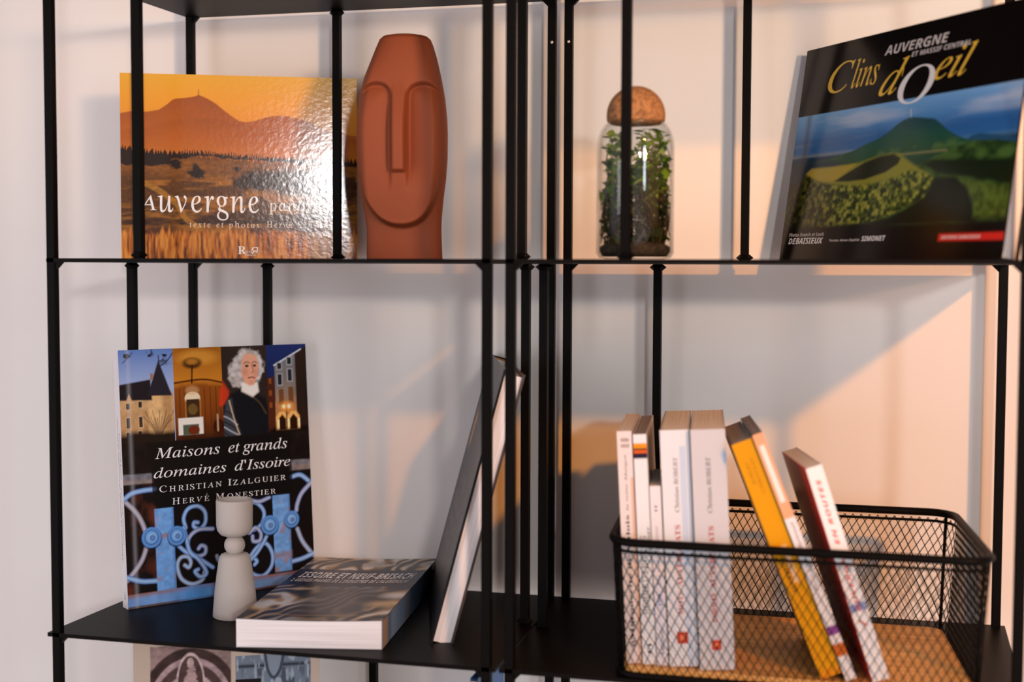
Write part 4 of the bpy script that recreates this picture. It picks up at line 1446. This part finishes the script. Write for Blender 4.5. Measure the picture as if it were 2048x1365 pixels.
spine_book('paperback_book', 'white paperback with orange and navy bands atop its spine, second in the basket', 0.6650, YS, L3, YAW, 0.18, 0.2355, 0.0135,
           sp('#ECF0F4', ((0.895, 0.915, '#26203A'), (0.915, 0.93, '#E0661E'), (0.93, 0.94, '#3A2030'), (0.94, 0.963, '#EE9A1E'))), side='#DCD2CC', page_m=M_PAGE_X_SHADED, texts=[
    (alph('DIEGETS', 0x1D670, 0x1D68A), (0.36, 0.30, 0.56, 0.82), '#6A6E6C', {}),
    (alph('HOMME', 0x1D670, 0x1D68A), (0.22, 0.30, 0.35, 0.82), '#6A6E6C', {}),
    (sans_bi('A. BONNET'), (0.44, 0.06, 0.60, 0.22), '#5A5A5C', {}),
    ('n', (0.05, 0.3, 0.09, 0.6), K_, {})])
spine_book('paperback_book', 'short white booklet, its top lowest of the upright books in the basket', 0.6796, YS, L3, YAW, 0.12, 0.1835, 0.0112,
           sp('#ECEAEE', ((0.0, 0.5, '#E4E6F0'),)), side='#D6D2D2', texts=[
    ('II', (0.86, 0.4, 0.89, 0.62), '#3A4A6A', {}), (serif_it('La compagnie'), (0.44, 0.34, 0.78, 0.66), '#8A8C9C', {}),
    ('JO', (0.33, 0.3, 0.40, 0.7), '#2E5EB4', {}), (sans_bi('edition'), (0.06, 0.3, 0.2, 0.65), '#8A8C9C', {})])
spine_book('paperback_book', 'thick white paperback with a pale blue stripe down its spine in the basket', 0.6924, YS, L3, YAW, 0.19, 0.2405, 0.0292,
           sp('#E8ECF2', vert=((0.64, 0.86, 0.0, 0.93, '#CBDCF0'), (0.30, 0.66, 0.10, 0.145, '#C6432A'), (0.40, 0.56, 0.112, 0.135, '#E88A64')), W=30), side='#2A2220', right='#E8DCD6', texts=[
    (serif_it('Christian ROBERT'), (0.655, 0.44, 0.885, 0.60), K_, dict(shear=-0.2)),
    (serif_b('AUVERGNATS'), (0.34, 0.44, 0.60, 0.62), RD, {}), (serif_b('MOTS'), (0.22, 0.44, 0.32, 0.62), RD, {})])
spine_book('paperback_book', 'thick grey paperback, rightmost of the upright books in the basket', 0.7236, YS - 0.004, L3, YAW, 0.19, 0.2425, 0.0345,
           sp('#D2D4DA', vert=((0.36, 0.64, 0.085, 0.125, '#C8442C'), (0.44, 0.56, 0.095, 0.115, '#EC8A60'), (0.9, 1.0, 0.86, 0.9, '#A8C0DC')), W=30), side='#8A7C78', right='#C8A890', texts=[
    (serif_it('Christian ROBERT'), (0.655, 0.46, 0.885, 0.60), K_, dict(shear=-0.2)),
    (serif_b('AUVERGNATS'), (0.34, 0.44, 0.60, 0.60), RD, {}), (serif_b('PAROLES'), (0.20, 0.44, 0.32, 0.60), RD, {})])

L21 = math.radians(21.4)
spine_book('paperback_book', 'yellow paperback with dark cover edges leaning left in the basket', 0.8420, 0.004, L21, YAW + 0.05, 0.15, 0.247, 0.0212,
           sp('#E09E08', ((0.0, 0.03, '#E8960E'),), vert=((0.45, 0.72, 0.40, 0.56, '#F4C894'),), W=20), side='#1C1512', right='#1C1512', page_m=M_PAGE_X_SHADED, texts=[
    (serif_it('CHRISTIAN'), (0.78, 0.30, 0.93, 0.44), '#9A6A1C', {}), (serif_it('ROBERT'), (0.82, 0.56, 0.92, 0.70), '#9A6A1C', {}),
    (serif_b('AUVERGNE'), (0.36, 0.52, 0.52, 0.78), '#4A2E10', {})], base=ZW)
spine_book('paperback_book', 'slim orange and white paperback leaning between the yellow book and the red one', 0.8660, 0.004, L21, YAW + 0.05, 0.155, 0.258, 0.0106,
           sp('#ECECF0', ((0.66, 1.0, '#F0B088'), (0.10, 0.15, '#C86A28'), (0.18, 0.22, '#8A4A9A')), vert=((0.3, 0.7, 0.72, 0.95, '#FAF0EA'),)), side='#1E1714', right='#2A1512', page_m=M_PAGE_X_SHADED, texts=[
    (serif_it('Pierre Chanel Bertrand'), (0.36, 0.32, 0.64, 0.66), '#5A5458', {})])
L18 = math.radians(18.2)
spine_book('paperback_book', 'red paperback with white spine and red capitals, rightmost book leaning in the basket', 0.8915, 0.006, L18, YAW + 0.13, 0.125, 0.2205, 0.0162,
           sp('#F4F6FA', ((0.33, 0.36, '#8AA0D0'),), W=18), side='#F0281A', right='#E8DCD4', texts=[
    (sans_bi('AUVERGNE EN ROUTES'), (0.32, 0.38, 0.94, 0.64), '#D8432E', dict(space=1.1)), ('/', (0.25, 0.3, 0.29, 0.7), '#C8342A', {})])
